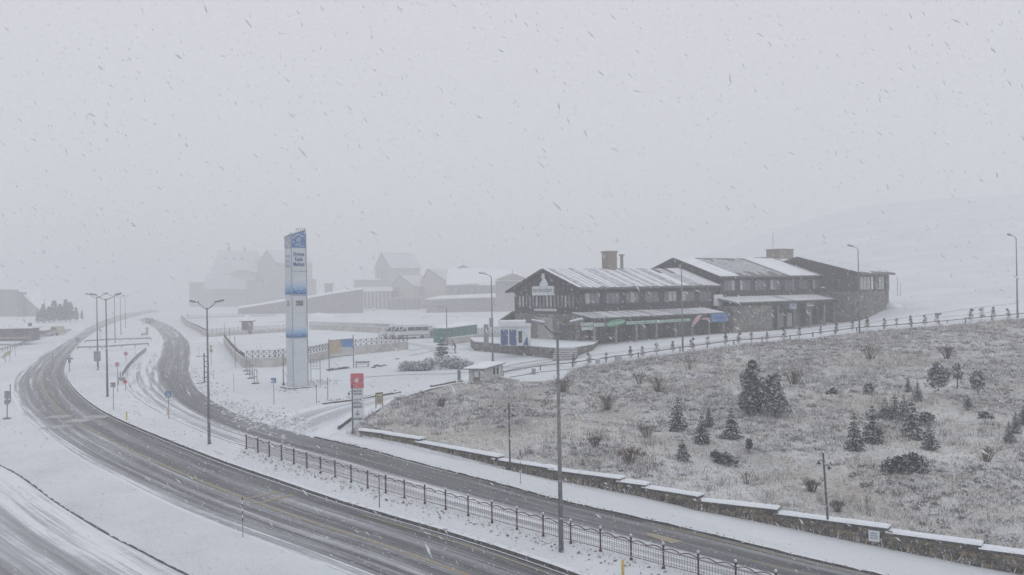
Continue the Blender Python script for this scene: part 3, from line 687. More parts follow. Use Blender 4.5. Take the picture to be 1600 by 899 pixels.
# ------------------------------------------------------------------ iron railing on the median
fe = thing('iron_railing', 'maroon iron railing with arched top bars and globe topped posts on the snowy median', 'railing', FP[0])
pm = MB(); pm.box(-.035, .035, -.035, .035, 0, .98); pm.box(-.06, .06, -.06, .06, .0, .09); pm.box(-.05, .05, -.05, .05, .9, .95)
post_me = pm.mesh('post', M_maroon); gm = MB().sphere((0, 0, 1.045), .065).mesh('globe', M_globe, True)
for i, p in enumerate(FP):
    q = p - FP[0]; o = link('post', post_me, fe, (q.x, q.y, H(p.x, p.y) + .13 - FP[0].z)); link('globe', gm, o)
for i in range(len(FP) - 1):
    a = Vector((FP[i].x, FP[i].y, H(FP[i].x, FP[i].y) + .13)) - FP[0]; c = Vector((FP[i+1].x, FP[i+1].y, H(FP[i+1].x, FP[i+1].y) + .13)) - FP[0]
    tr = MB(); up = Vector((0, 0, 1)); pts = []
    for k in range(13):
        t = k / 12; hh = .78 + .10 * abs(math.sin(2 * math.pi * t)) - (0.0); pts.append(a.lerp(c, t) + up * hh)
    for u_, v_ in zip(pts[:-1], pts[1:]): tr.beam(u_, v_, .035, .035)
    tr.build('arched_top_bar', M_maroon, fe)
    bb = MB(); bb.beam(a + up * .16, c + up * .16, .03); bb.beam(a + up * .74, c + up * .74, .022)
    nb = 13
    for k in range(1, nb):
        t = k / nb; q = a.lerp(c, t); bb.beam(q + up * .16, q + up * .75, .016)
    bb.build('bar_panel', M_bar, fe)

# ------------------------------------------------------------------ street lamps
def lamp(px, py, pytop, kind, label, rz=0.0, group=None, extra=None, arm=.55, lift=.0):
    p = P(px, py); p.z += lift; h = (py - pytop) / SC(p); t = thing('street_lamp', label, 'street lamp', p, rz, group)
    b = MB(); b.tube([(0, 0, 0), (0, 0, h * .35), (0, 0, h * .97)], [.115, .09, .05], 8); b.build('pole', M_galv, t, True)
    MB().box(-.2, .2, -.2, .2, 0, .06).build('base_plate', M_galv, t)
    dirs = (-1, 1) if kind == 2 else (-1,)
    for s in dirs:
        b = MB()
        if kind == 2: b.tube([(0, 0, h * .955), (s * arm * .55, 0, h * .975), (s * arm, 0, h * 1.0)], .032, 6)
        else: b.tube([(0, 0, h * .95), (s * .12, 0, h * .985), (s * .45, 0, h * .997), (s * .75, 0, h * 1.005)], .035, 6)
        a = b.build('arm', M_galv, t, True)
        x0 = arm if kind == 2 else .70; ls = .78 if kind == 2 else .95
        b = MB(); Mx = Matrix.Translation((s * x0, 0, h * 1.0 + .02)) @ Matrix.Rotation(-s * R(12), 4, 'Y')
        vs = [(0, -.07, 0), (s * .35, -.15, -.03), (s * .75, -.12, -.02), (s * .82, 0, 0), (s * .75, .12, -.02), (s * .35, .15, -.03), (0, .07, 0)]
        top = [(x, y * .7, z + .13) for x, y, z in vs]
        vs = [(x * ls, y, z) for x, y, z in vs]; b.prism([Mx @ Vector(v) for v in vs], (0, 0, 0), (0, 0, .12)); b.build('luminaire', M_grey, t)
        b = MB(); b.prism([Mx @ Vector((v[0] * .9 + s * .04, v[1] * .85, .125)) for v in vs], (0, 0, 0), (0, 0, .05)); b.build('snow_cap', M_snow, a)
    return t, h
lamp(877, 867, 509, 2, 'tall double-armed street lamp behind the maroon railing, nearest of the lamps', R(8))
L327, h327 = lamp(327, 697, 474, 2, 'double-armed street lamp beside a ladder-like banner frame on the median', R(4))
lamp(168, 622, 462, 2, 'tallest-looking double-armed lamp on the island by the chevron signs', R(4), arm=.85)
t, h = lamp(153, 580, 461, 2, 'double-armed lamp carrying a grey box, behind the island lamp', R(4), arm=.8)
MB().box(-.38, .38, -.3, -.05, h * .13, h * .26).build('control_box', M_grey, t)
lamp(180, 537, 462, 2, 'hazy double-armed lamp beyond the white road barriers', R(3), None)
lamp(189, 524, 463, 2, 'faint double-armed lamp, second beyond the road barriers', R(3), None)
lamp(196, 513, 463, 2, 'faintest double-armed lamp, farthest of the row into the fog', R(3), None)
t, h = lamp(770, 565, 429, 1, 'single-armed street lamp with a meter box beside the lodge terrace', R(10))
MB().box(-.35, .1, -.28, -.06, h * .40, h * .50).build('meter_box', M_grey, t)
lamp(1067, 552, 420, 1, 'single-armed street lamp in front of the blue canopy banner', R(70))
lamp(1343, 520.5, 386, 1, 'single-armed street lamp before the curtained corner windows of the lodge', R(15))
lamp(1590, 499, 369, 1, 'single-armed street lamp at the far end of the parapet rail', R(20))
# banner frame beside the lamp
p = P(327, 697); s = SC(p); t = thing('banner_frame', 'ladder-like steel banner frame with two arms fixed to a lamp pole', 'banner frame', p)
zz = lambda y: (697 - y) / s
b = MB(); b.beam((-.26, 0, zz(598)), (-.26, 0, zz(552)), .06); b.build('upright', M_black, t)
for y in (557, 565, 573, 582, 590, 597): MB().beam((-.26, 0, zz(y)), (-.05, 0, zz(y)), .04).build('rung', M_black, t)
for y0, y1 in ((557.5, 556), (600, 597)): MB().beam((-.26, 0, zz(y1)), (-.86, .1, zz(y0)), .035).build('arm', M_black, t)
def iron_lamp(px, py, pytop, label, two=True, rz=0.0, lift=0.12, lean=0):
    p = P(px, py); p.z += lift; h = (py - pytop) / SC(p); t = thing('iron_lamp_post', label, 'lamp post', p, rz); t.rotation_euler[1] = lean
    b = MB(); b.tube([(0, 0, 0), (0, 0, .22), (0, 0, .3), (0, 0, h)], [.12, .11, .055, .045], 8); b.build('pole', M_blackc, t, True)
    for s, zr in ((1, .16),) if not two else ((-1, .10), (1, .17)):
        zz_ = h * (1 - zr)
        b = MB(); b.tube([(0, 0, zz_ - .02), (s * .12, 0, zz_ + .09), (s * .24, 0, zz_ + .03)], .018, 6); a = b.build('bracket', M_black, t)
        b = MB(); b.tube([(s * .24, 0, zz_ + .03), (s * .24, 0, zz_ - .05), (s * .24, 0, zz_ - .10)], [.02, .06, .12], 8); b.build('lamp_shade', M_black, a)
        MB().sphere((s * .24, 0, zz_ - .15), .075, 8, 6).build('lamp_globe', M_globe, a, True)
    return t
iron_lamp(1295, 838, 712, 'black cast-iron lamp post with two bracket lanterns, by the right part of the stone wall', lean=R(-3))
iron_lamp(797, 737, 634, 'black cast-iron lamp post frosted with snow, by the middle of the stone wall', two=True)
iron_lamp(551.5, 681, 604, 'black iron lamp post standing in front of the red and white totem sign', two=False, rz=R(180))
iron_lamp(443, 604, 556, 'small dark lamp post left of the tall sign pylon', two=False)
# red and white snow poles, thin poles and posts
def pole(px, py, pytop, label, m=M_grey, r=.03, bands=None, cat='marker pole', name='marker_pole', lift=.12):
    p = P(px, py); p.z += lift; h = (py - pytop) / SC(p)
    if not bands:
        o = MB().tube([(0, 0, -.1), (0, 0, h)], r, 6).build(name, m); o.location = p; return tag(o, label, cat)
    t = thing(name, label, cat, p); n = bands
    MB().tube([(0, 0, -.1), (0, 0, h * .42)], r * .8, 6).build('shaft', M_grey, t)
    for k in range(n):
        MB().tube([(0, 0, h * (.42 + .58 * k / n)), (0, 0, h * (.42 + .58 * (k + 1) / n))], r, 6).build('band', M_white if k % 2 else mat('dark_red_band', (0.10, .02, .025), .6), t)
    return t
pole(379.5, 842, 777, 'banded snow marker pole at the near edge of the main road', bands=7, lift=.0)
pole(593, 797, 746, 'dark red topped marker pole on the median before the railing', m=mat('rusty_pole', (.13, .07, .06), .7, .3), r=.028)
pole(813.5, 759.5, 706, 'slim marker pole with a red band on the footway by the wall', bands=3, r=.025)
pole(973.5, 905, 880, 'short yellow wooden post at the bottom of the median', m=M_yellowp, r=.06, cat='post', name='yellow_post')
pole(198, 660.5, 646, 'short yellow post on the tip of the snowy island', m=M_yellowp, r=.06, cat='post', name='yellow_post')
pole(261.5, 651, 640, 'short yellow post beside the pedestrian crossing sign', m=M_yellowp, r=.05, cat='post', name='yellow_post')
pole(365.5, 613, 586, 'thin bare pole in the snow right of the banner frame', cat='pole', name='thin_pole', r=.02)
pole(333.5, 592.5, 580, 'short thin post just right of the banner frame', cat='pole', name='thin_pole', r=.03)
pole(311, 560, 543, 'faint thin stake beyond the banner frame', cat='pole', name='thin_pole', r=.02)
pole(512.3, 625, 592, 'leaning grey post on the kerb behind the red totem', cat='pole', name='thin_pole', r=.045)
pole(105, 609, 583, 'slim post at the edge of the curving main road', cat='pole', name='thin_pole', r=.03)
pole(16.5, 629, 602, 'dark slim post left of the double road sign', cat='pole', name='thin_pole', r=.05)
pole(211.5, 560, 543, 'faint slim stake beside the curved guard rail', cat='pole', name='thin_pole', r=.02)
pole(778.5, 592, 567.5, 'thin steel pole at the corner of the white cabin', cat='pole', name='thin_pole', r=.035)
for k, (x, yb, yt) in enumerate(((351, 537, 505), (359.6, 550, 515), (367.6, 575, 527))): pole(x, yb, yt, ['farthest thin mast along the parking wall', 'middle thin mast along the parking wall', 'nearest thin mast at the corner of the parking wall'][k], cat='mast', name='thin_mast', r=.045)
t, h = lamp(698.5, 540, 480, 1, 'slim parking lot lamp behind the green container', R(0))
pole(886, 606, 586, 'dark stake at the parapet by the snow ledge', cat='pole', name='thin_pole', r=.04)
pole(1402.5, 463, 434, 'taller of two thin posts on the snow beyond the lodge', cat='pole', name='thin_pole', r=.06)
pole(1407, 463, 444, 'shorter of two thin posts on the snow beyond the lodge', cat='pole', name='thin_pole', r=.05)
pole(70, 505, 468, 'hazy tall mast in front of the far left trees', cat='mast', name='thin_mast', r=.12)
pole(83, 585, 553, 'faint slim post on the left roadside snow', cat='pole', name='thin_pole', r=.03)
pole(24, 557, 535, 'faint slim post behind the yellow sign board', cat='pole', name='thin_pole', r=.04)
# ------------------------------------------------------------------ the lodge complex
ANG = R(36)
def frame(origin, z, ang=ANG): return Matrix.Translation((origin[0], origin[1], z)) @ Matrix.Rotation(ang, 4, 'Z')
def slab(mb, a, b, c, d, th):
    """roof slab: four corners (local), thickness downwards"""
    vs = [Vector(p) for p in (a, b, c, d)]; dn = Vector((0, 0, -th))
    return mb.add(vs + [p + dn for p in vs], [(0, 1, 2, 3), (7, 6, 5, 4), (0, 4, 5, 1), (1, 5, 6, 2), (2, 6, 7, 3), (3, 7, 4, 0)])
def win(parent, x0, x1, y, z0, z1, n=1, glass=None, fr=None, axis='x', name='window', proud=.06, out=-1, cur=None):
    """framed window on a wall plane; axis x: wall runs along x at y; axis y: wall runs along y at x"""
    fr = fr or M_frame; fb = MB(); g = MB()
    def bx(b, a0, a1, c0, c1, d0, d1):
        lo, hi = sorted((y + out * c0, y + out * c1))
        if axis == 'x': b.box(a0, a1, lo, hi, d0, d1)
        else: b.box(lo, hi, a0, a1, d0, d1)
    f = .07
    bx(fb, x0, x1, 0, proud, z1 - f, z1); bx(fb, x0, x1, 0, proud, z0, z0 + f)
    for k in range(n + 1):
        xx = x0 + (x1 - x0 - f) * k / n; bx(fb, xx, xx + f, 0, proud - .004, z0 + f, z1 - f)
    o = fb.build(name, fr, parent)
    for k in range(n):
        a0 = x0 + (x1 - x0) * k / n + f; a1 = x0 + (x1 - x0) * (k + 1) / n - .01
        g = MB(); bx(g, a0, a1, 0, .02, z0 + f, z1 - f); g.build('pane', (glass if not isinstance(glass, list) else random.choice(glass)) or M_glass, o)
    if True:
        c = MB(); bx(c, x0 - .1, x1 + .1, 0, proud + .1, z0 - .08, z0 - .005); c.build('sill', M_kerb, o)
    return o
# --- left lodge
Z1 = 4.6; O1 = (8.55, 114.0)
b1 = thing('lodge_building', 'nearest dark lodge with a snowman sign on its gable and long shop canopy', 'lodge', (O1[0], O1[1], Z1), ANG)
L1, W1, E1, RI1 = 26.0, 14.0, 7.4, 9.85
MB().box(0, L1, 0, W1, -2.2, 4.0).build('stone_wall_base', M_stone2, b1)
b = MB(); b.prism([(0.003, 0, 4.0), (0.003, W1, 4.0), (0.003, W1, E1), (0.003, W1 / 2, RI1 - .15), (0.003, 0, E1)], (0, 0, 0), (L1 - .006, 0, 0)); b.build('timber_upper_wall', M_timber2, b1)
# cladding boards of the gable: vertical planks, each its own piece
for k in range(28):
    y0 = k * .5; y1 = y0 + .46; top = lambda yy: E1 + (RI1 - E1) * (1 - abs(yy - 7) / 7) - .25
    if k == 14: continue
    b = MB(); b.add([(-.05, y0, 6.6), (-.05, y1, 6.6), (-.05, y1, top(y1)), (-.05, y0, top(y0)), (.0, y0, 6.6), (.0, y1, 6.6), (.0, y1, top(y1)), (.0, y0, top(y0))], [(0, 3, 2, 1), (0, 1, 5, 4), (1, 2, 6, 5), (2, 3, 7, 6), (3, 0, 4, 7)]); b.build('plank', M_timber if k % 2 else M_timber2, b1)
ov, ox = .6, .5
for side, nm in ((0, 'right'), (1, 'left')):
    ye = -ov if side == 0 else W1 + 1.4; sl_ = (RI1 - E1) / 7; ze = E1 - (ov if side == 0 else 1.4) * sl_
    b = MB(); slab(b, (-ox, ye, ze + .2), (L1 + .4, ye, ze + .2), (L1 + .4, 7, RI1 + .2), (-ox, 7, RI1 + .2), .22); rf = b.build('roof', M_roof, b1)
    nst = 30
    for k in range(nst):
        x0 = -ox + .1 + (L1 + .7) * k / nst; x1 = x0 + (L1 + .7) / nst - (.22 if random.random() < .7 else .10)
        t0, t1 = random.uniform(.0, .05), random.uniform(.95, 1.0)
        if side == 0 and k in (22, 25): t1 = .7
        p0 = Vector((0, ye, ze + .21)); p1 = Vector((0, 7, RI1 + .21))
        q0, q1 = p0.lerp(p1, t0), p0.lerp(p1, t1); h = random.uniform(.05, .09)
        c = MB(); slab(c, (x0, q0.y, q0.z + h), (x1, q0.y, q0.z + h), (x1, q1.y, q1.z + h), (x0, q1.y, q1.z + h), h - .006); c.build('snow_panel', M_rsnowthin if random.random() < .45 else M_rsnow, rf)
for s in (0, 1):
    ye = -ov if s == 0 else W1 + 1.4; ze = E1 - (ov if s == 0 else 1.4) * (RI1 - E1) / 7
    MB().beam((-ox - .03, ye, ze + .05), (-ox - .03, 7, RI1 + .06), .06, .34).build('barge_board', M_timber, b1)
for k in range(16):        # glazed band of the gable
    y0 = .9 + k * .765; win(b1, y0, y0 + .62, 0, 4.9, 6.5, 1, [M_glass, M_curtain, M_glass], M_frame, 'y', proud=.09)
MB().box(-.14, -.03, 4.6, 9.3, 4.4, 4.72).build('white_strip_sign', M_white, b1)
text('lettering', 'K A F E  &  R E S T O R A N', .26, M_text, b1, (-.15, 6.95, 4.56), (R(90), 0, R(-90)), width=4.2)
ss = MB().box(-.30, -.12, 4.9, 9.5, 6.62, 7.72).build('name_sign', M_signw, b1)
for k in range(12):
    MB().tube([(-.31, 4.9 + k * .41, 6.6 + (k % 2) * .05), (-.11, 4.9 + k * .41, 6.6 + (k % 2) * .05)], .16, 8).build('snow_drip_edge', M_signw, ss)
text('lettering', 'kardanadam', .95, mat('sign_grey_ink', (.20, .22, .25), .6), b1, (-.31, 7.2, 7.2), (R(90), 0, R(-90)), width=4.1, bold=.015)
b = MB(); b.tube([(-.2, 7.0, 7.7), (-.2, 7.0, 8.1), (-.2, 7.0, 8.5), (-.2, 7.05, 8.7)], [.95, .85, .5, .3], 12); b.sphere((-.2, 7.15, 8.95), .36, 12, 8); b.box(-.4, 0, 6.9, 7.45, 9.2, 9.42)
b.v = [((x + .2) * .25 - .2, y, z) for x, y, z in b.v]; b.build('snowman_figure', M_signw, b1)
MB().box(-.07, -.0, 5.5, 8.7, .1, 3.55).build('pale_panel', mat('pale_board', (.30, .295, .285), .8, .1, 1.2), b1)
dr = MB().box(-.09, -.0, 1.5, 3.9, .1, 2.6).build('entrance_door', M_glassd, b1)
b = MB(); b.tube([(-.12, 1.4, .1), (-.12, 1.4, 2.4), (-.12, 2.0, 3.1), (-.12, 2.7, 3.3), (-.12, 3.4, 3.1), (-.12, 4.0, 2.4), (-.12, 4.0, .1)], .09, 6); b.build('door_arch', M_stone2, dr)
b = MB(); b.tube([(-.03, 1.45, 2.6), (-.03, 2.0, 3.1), (-.03, 2.7, 3.3), (-.03, 3.4, 3.1), (-.03, 3.95, 2.6)], .12, 6); b.build('door_fanlight', M_glass, dr)
b = MB(); slab(b, (-.5, W1 + 3.4, 2.9), (7.5, W1 + 3.4, 2.9), (7.5, W1, 4.3), (-.5, W1, 4.3), .2); b.build('side_porch_roof', M_roof, b1)
MB().box(0, 7, W1 + .01, W1 + 2.8, -2, 2.85).build('side_porch_wall', M_stone2, b1)
for k in range(7):          # upper windows of the long side
    x0 = .9 + 3.55 * k; win(b1, x0, x0 + 2.5, 0, 5.3, 6.75, 3, [M_glass, M_glass, M_curtain], M_frame)
def canopy(par, xa, xb, yo, zi, zo, base, cols, thin=.35):
    b = MB(); slab(b, (xa, yo, zo), (xb, yo, zo), (xb - .9, -.02, zi), (xa - 1.0, -.02, zi), .16); rf = b.build('canopy_roof', M_roof, par)
    n = int((xb - xa) / .85); 
    for k in range(n):
        t0, t1 = k / n, (k + 1) / n - .012; xo0, xo1 = xa + (xb - xa) * t0, xa + (xb - xa) * t1; xi0, xi1 = xa - 1 + (xb - xa + .1) * t0, xa - 1 + (xb - xa + .1) * t1
        g = random.uniform(.05, .08); c = MB(); slab(c, (xo0, yo - .02, zo + g), (xo1, yo - .02, zo + g), (xi1, -.05, zi + g), (xi0, -.05, zi + g), g - .006); c.build('snow_panel', M_rsnow if random.random() > thin else M_rsnowthin, rf)
    MB().box(xa, xb, yo + .02, yo + .14, zo - .55, zo - .165).build('fascia', M_timber, par)
    for x in cols:
        MB().box(x, x + .26, yo + .16, yo + .42, base, zo - .18).build('column', mat('canopy_column', (.20, .19, .18), .8, .2, 3), par)
canopy(b1, -.3, 24.4, -2.9, 4.25, 3.6, -2.2, [.0, 3.6, 7.2, 10.8, 14.4, 17.6, 21.0, 24.0])
for k in range(9):         # shop fronts under the canopy
    x0 = 1.0 + k * 2.75; win(b1, x0, x0 + 2.4, 0, -.3 + .05 * k, 2.5, 2, [M_glassd, M_glassd, M_glass], M_frame, name='shop_window', proud=.05)
MB().box(-.35, 25.0, -3.6, -.01, -2.3, -.35).build('plinth', M_stone2, b1)
def band(par, x0, x1, y, z0, z1, m, name='shop_sign', txt=None, tm=None, tilt=0):
    o = MB().box(x0, x1, y - .08, y, z0, z1).build(name, m, par)
    if txt: text('lettering', txt, (z1 - z0) * .78, tm or M_text, par, ((x0 + x1) / 2, y - .085, (z0 + z1) / 2), width=(x1 - x0) * .9, bold=.008)
    return o
yf = -2.92
band(b1, -2.4, -.5, -3.0, 2.72, 3.08, M_signw, txt='MODALI', tm=M_greens); band(b1, -2.3, -.5, -3.0, 2.22, 2.58, M_signw, txt='ET EVİ', tm=M_greens)
band(b1, -.2, 1.5, yf, 2.55, 2.95, M_signw, txt='el lezzet', tm=M_greens)
b = MB(); b.tube([(6.3, yf - .1, 2.95), (6.3, yf, 2.95)], 1.0, 24); b.v = [(3.4 + (x - 6.3) * 1.7, y, 2.9 + (z - 2.95) * .42 + (x - 6.3) * .18) for x, y, z in b.v]; gs = b.build('oval_sign', M_greens, b1)
text('lettering', 'yöresel', .5, M_textw, b1, (3.4, yf - .11, 2.9), (R(90), R(-6), 0), width=2.6)
x = 5.3
for tx, wd in (('sucuk', 1.8), ('ekmek', 1.4), ('mantı', 1.7), ('çorba', 1.6), ('gözleme', 1.7), ('çay', 1.1), ('kahve', 1.5)):
    band(b1, x, x + wd, yf, 2.62, 2.98, mat('pale_green_sign', (.42, .52, .48), .6, .1, 3), txt=tx, tm=M_greens); x += wd + .16
b = MB(); b.tube([(17.3, yf - .1, 1.9), (17.8, yf - .1, 2.4), (18.5, yf - .1, 3.0), (19.1, yf - .1, 3.4)], [.12, .28, .34, .1], 8); b.build('pink_script_sign', mat('pink_sign', (.44, .27, .30), .6, .2, 6), b1)
band(b1, 19.4, 21.0, yf, 2.75, 2.98, mat('pink_sign', (.5, .3, .33)), name='pink_strip_sign')
bb_ = band(b1, 21.2, 24.5, yf - .1, 2.35, 3.5, M_blue, name='blue_banner_sign'); text('lettering', 'Erciyes', .55, M_navy, b1, (22.9, yf - .2, 2.95), width=1.9)
b = MB(); b.box(-.85, .85, -.65, .65, 0, 3.3); b.box(-.95, .95, -.75, .75, 3.1, 3.3); c = b.build('chimney', M_tan, b1); c.location = (11.6, 7.0, 9.2)
MB().box(-.9, .9, -.7, .7, 3.3, 3.38).build('snow_cap', M_snow, c)
b = MB(); b.tube([(0, 0, 0), (0, 0, 2.3)], .22, 8); b.tube([(0, 0, 2.3), (0, 0, 2.45)], [.42, .42], 8); c = b.build('flue_pipe', M_grey, b1); c.location = (13.6, 6.6, 9.6)
# --- second lodge
O2 = (O1[0] + (L1 + .5) * math.cos(ANG), O1[1] + (L1 + .5) * math.sin(ANG)); Z2 = 4.9
b2 = thing('lodge_building', 'middle long dark lodge with half-bare snowy roof and low stone arcade', 'lodge', (O2[0], O2[1], Z2), ANG)
L2, W2, E2, RI2 = 26.5, 16.6, 13.35 - Z2, 16.1 - Z2; hw = W2 / 2; s2 = (RI2 - E2) / hw
MB().box(0, L2, 0, W2, -2.2, 5.2).build('stone_wall_base', M_stone2, b2)
b = MB(); b.prism([(0.003, 0, 5.2), (0.003, W2, 5.2), (0.003, W2, E2), (0.003, hw, RI2 - .15), (0.003, 0, E2)], (0, 0, 0), (L2 - .006, 0, 0)); b.build('timber_upper_wall', M_timber2, b2)
for s in (0, 1):
    ye = -.7 if s == 0 else W2 + .7; ze = E2 - .7 * s2
    b = MB(); slab(b, (-.8, ye, ze + .2), (L2, ye, ze + .2), (L2, hw, RI2 + .2), (-.8, hw, RI2 + .2), .22); rf = b.build('roof', M_roof, b2)
    MB().beam((-.84, ye, ze + .05), (-.84, hw, RI2 + .06), .06, .34).build('barge_board', M_timber, b2)
    n = 32
    for k in range(n):
        x0 = -.7 + (L2 + .6) * k / n; thin = 5 <= k <= 17; x1 = x0 + (L2 + .6) / n - (.30 if thin else .015)
        t0, t1 = (.0, 1.0)
        if k in (18, 28): continue
        if thin and s == 0: t0 = random.uniform(0, .25); t1 = random.uniform(.8, .98)
        p0 = Vector((0, ye, ze + .21)); p1 = Vector((0, hw, RI2 + .21)); q0, q1 = p0.lerp(p1, t0), p0.lerp(p1, t1); h = random.uniform(.05, .10) if not thin else .05
        c = MB(); slab(c, (x0, q0.y, q0.z + h), (x1, q0.y, q0.z + h), (x1, q1.y, q1.z + h), (x0, q1.y, q1.z + h), h - .006); c.build('snow_panel', M_rsnowthin if thin else M_rsnow, rf)
for k in range(7):
    x0 = .9 + 3.5 * k; win(b2, x0, x0 + 2.5, 0, 11.2 - Z2, 12.75 - Z2, 3, [M_glass, M_curtain, M_glass], M_frame)
canopy(b2, -.4, 23.8, -3.2, 10.3 - Z2, 9.55 - Z2, -2.0, [0.2, 9.3, 13.2, 17.0, 20.6, 23.3], .15)
MB().box(-1.0, 7.6, -3.3, -.02, -2.5, 9.0 - Z2).build('stone_porch', M_stone2, b2)
for k in range(5): win(b2, 8.6 + 3.0 * k, 11.0 + 3.0 * k, 0, .3 + .12 * k, 3.3, 2, [M_glassd, M_glass, M_glassd], M_frame, name='shop_window', proud=.05)
band(b2, 11.8, 13.6, -3.1, 3.4, 4.3, mat('faded_banner', (.26, .32, .42), .6, .3, 3), name='hanging_banner', txt='SKI'); band(b2, 16.2, 17.8, -3.1, 3.7, 4.3, mat('pale_blue_banner', (.42, .46, .56), .6, .2, 3), name='hanging_banner', txt='KAYAK')
for k, dx in enumerate((0, 2.0)):
    MB().box(11.9 + dx, 13.0 + dx, -1.2, -1.05, .6, 2.7).build('notice_board', M_curtain if k else M_grey, b2)
MB().box(-.9, .9, -.05, .2, 0, 1.6).build('white_duct', M_white, b2).location = (-.9, -.6, 4.2)
b = MB(); b.box(0, 3.9, 0, 2.6, 0, 2.2); b.box(-.08, 3.98, -.08, 2.68, 2.05, 2.2); c = b.build('chimney', M_tan, b2); c.location = (24.2, hw - .3, RI2 - .3)
for k in range(1, 5): MB().box(.78 * k - .015, .78 * k + .015, -.02, .0, 0, 2.04).build('panel_joint', M_grime, c)
MB().box(-3.8, -.05, .3, 2.2, 0, .75).build('low_duct', M_tan, c)
MB().tube([(-.9, .5, 0), (-.9, .5, 4.8)], .035, 5).build('antenna', M_grey, b2).location = (24.2, hw - .3, RI2 - .3)
# --- right wing
O3 = (53.4, 138.0); Z3 = 6.3
b3 = thing('lodge_building', 'right-hand lodge wing with curtained corner windows above a rough stone base', 'lodge', (O3[0], O3[1], Z3), ANG)
L3, W3, E3, RI3 = 8.2, 21.4, 13.45 - Z3, 16.15 - Z3; hw = 10.7; s3 = (RI3 - E3) / hw
b = MB(); b.prism([(-.25, -.25, -3.5), (L3 + .5, -.3, -3.5), (L3 + .5, W3, -3.5), (-.25, W3, -3.5)], (0, 0, 0), (0, 0, 3.5)); 
b.v = [(x if z < -1 else (x - .0), y, z) for x, y, z in b.v]; b.build('stone_footing', M_stone2, b3)
MB().box(0, L3, 0, W3, 0, 4.4).build('stone_wall_base', M_stone2, b3)
b = MB(); b.prism([(0.003, 0, 4.4), (0.003, W3, 4.4), (0.003, W3, E3), (0.003, hw, RI3 - .15), (0.003, 0, E3)], (0, 0, 0), (L3 - .006, 0, 0)); b.build('timber_upper_wall', M_timber2, b3)
RX = 3.4
for s in (0, 1):
    ye = -.8 if s == 0 else W3 + .8; ze = E3 - .8 * s3
    b = MB(); slab(b, (-.6, ye, ze + .25), (L3 + .7, ye, ze + .25), (RX, hw, RI3 + .25), (-.6, hw, RI3 + .25), .28); rf = b.build('roof', M_roof, b3)
    for k in range(8):
        t0, t1 = k / 8 + .004, (k + 1) / 8 - .004; lo = lambda t: -.5 + (L3 + 1.1) * t; hi = lambda t: -.5 + (RX + .4) * t; g = random.uniform(.06, .1)
        p0 = Vector((0, ye + .03, ze + .26 + g)); p1 = Vector((0, hw, RI3 + .26 + g)); e0 = random.uniform(.02, .10); q0 = p0.lerp(p1, e0)
        c = MB(); slab(c, (lo(t0), q0.y, q0.z), (lo(t1), q0.y, q0.z), (hi(t1), p1.y, p1.z), (hi(t0), p1.y, p1.z), g - .006); c.build('snow_panel', M_rsnowthin if k % 3 == 1 else M_rsnow, rf)
    MB().beam((-.64, ye, ze + .02), (-.64, hw, RI3 + .02), .08, .62).build('barge_board', M_timber, b3)
b = MB(); b.add([(L3 + .7, -.8, E3 - .8 * s3 + .25), (L3 + .7, W3 + .8, E3 - .8 * s3 + .25), (RX, hw, RI3 + .25)], [(0, 1, 2)]); b.build('hip_roof', M_rsnow, b3)
win(b3, .25, 3.1, 0, 4.6, 6.75, 3, M_curtain, mat('brown_frame', (.13, .10, .08))); win(b3, 3.2, 3.9, 0, 4.6, 6.75, 1, M_white); win(b3, 5.3, 6.9, 0, 4.6, 6.75, 2, M_curtain)
for x in (4.1, 7.3): MB().box(x, x + .8, -.16, -.0, 4.4, 7.0).build('corner_pier', M_stone2, b3)
for k in range(3): win(b3, 3.5 + 4.2 * k, 5.6 + 4.2 * k, 0, 4.6, 6.4, 2, M_glassd, axis='y')
# --- terrace, steps and the booth on it
tA, tB, tC = P(742, 548.5), P(880, 562), P(927, 547.5)
ZT = max(tB.z + 1.25, 4.75)
te = thing('stone_terrace', 'low stone walled terrace with corner steps in front of the nearest lodge', 'terrace', tB)
poly = [Vector((p.x, p.y, 0)) for p in (tA, P(861, 560.5), P(897, 559), tC)] + [Vector((O1[0] + 2.5, O1[1] + 1.5, 0)), Vector((O1[0] - 9, O1[1] + 13, 0)), Vector((tA.x - 1, tA.y + 9, 0))]
b = MB(); b.prism([p - Vector((tB.x, tB.y, 0)) for p in poly], (0, 0, -1.2), (0, 0, ZT - tB.z)); b.build('terrace_wall', M_stone2, te)
b = MB(); cen = sum(poly, Vector()) / len(poly); b.prism([(p - cen) * 1.004 + cen - Vector((tB.x, tB.y, 0)) for p in poly], (0, 0, ZT - tB.z + .004), (0, 0, ZT - tB.z + .1)); b.build('terrace_snow', M_snow, te)
sa, sb_ = P(861, 560.5), P(897, 559); dv = (sb_ - sa); dv.z = 0; dv.normalize(); nv = Vector((dv.y, -dv.x, 0))
for k in range(7):
    z1_ = (ZT - tB.z) * (1 - k / 7) - .08; o_ = sa + dv * .5 - tB + nv * (k * .3); b = MB()
    w_ = 2.6; q = [o_, o_ + dv * w_, o_ + dv * w_ + nv * .3, o_ + nv * .3]; q = [Vector((v.x, v.y, 0)) for v in q]
    b.prism(q, (0, 0, -.8), (0, 0, z1_)); st = b.build('step', M_stone2, te)
    b = MB(); q2 = [v - nv * .02 + nv * (.06 if j > 1 else .05) for j, v in enumerate(q)]; b.prism([q[0] + nv * .08, q[1] + nv * .08, q[2], q[3]], (0, 0, z1_ + .003), (0, 0, z1_ + .05)); b.build('step_snow', M_snow, st)
def onz(px, py, z):
    v = ray(px, py); d = (z - CZ) / (v[2] / v[1]); return Vector((v[0] / v[1] * d, d, z))
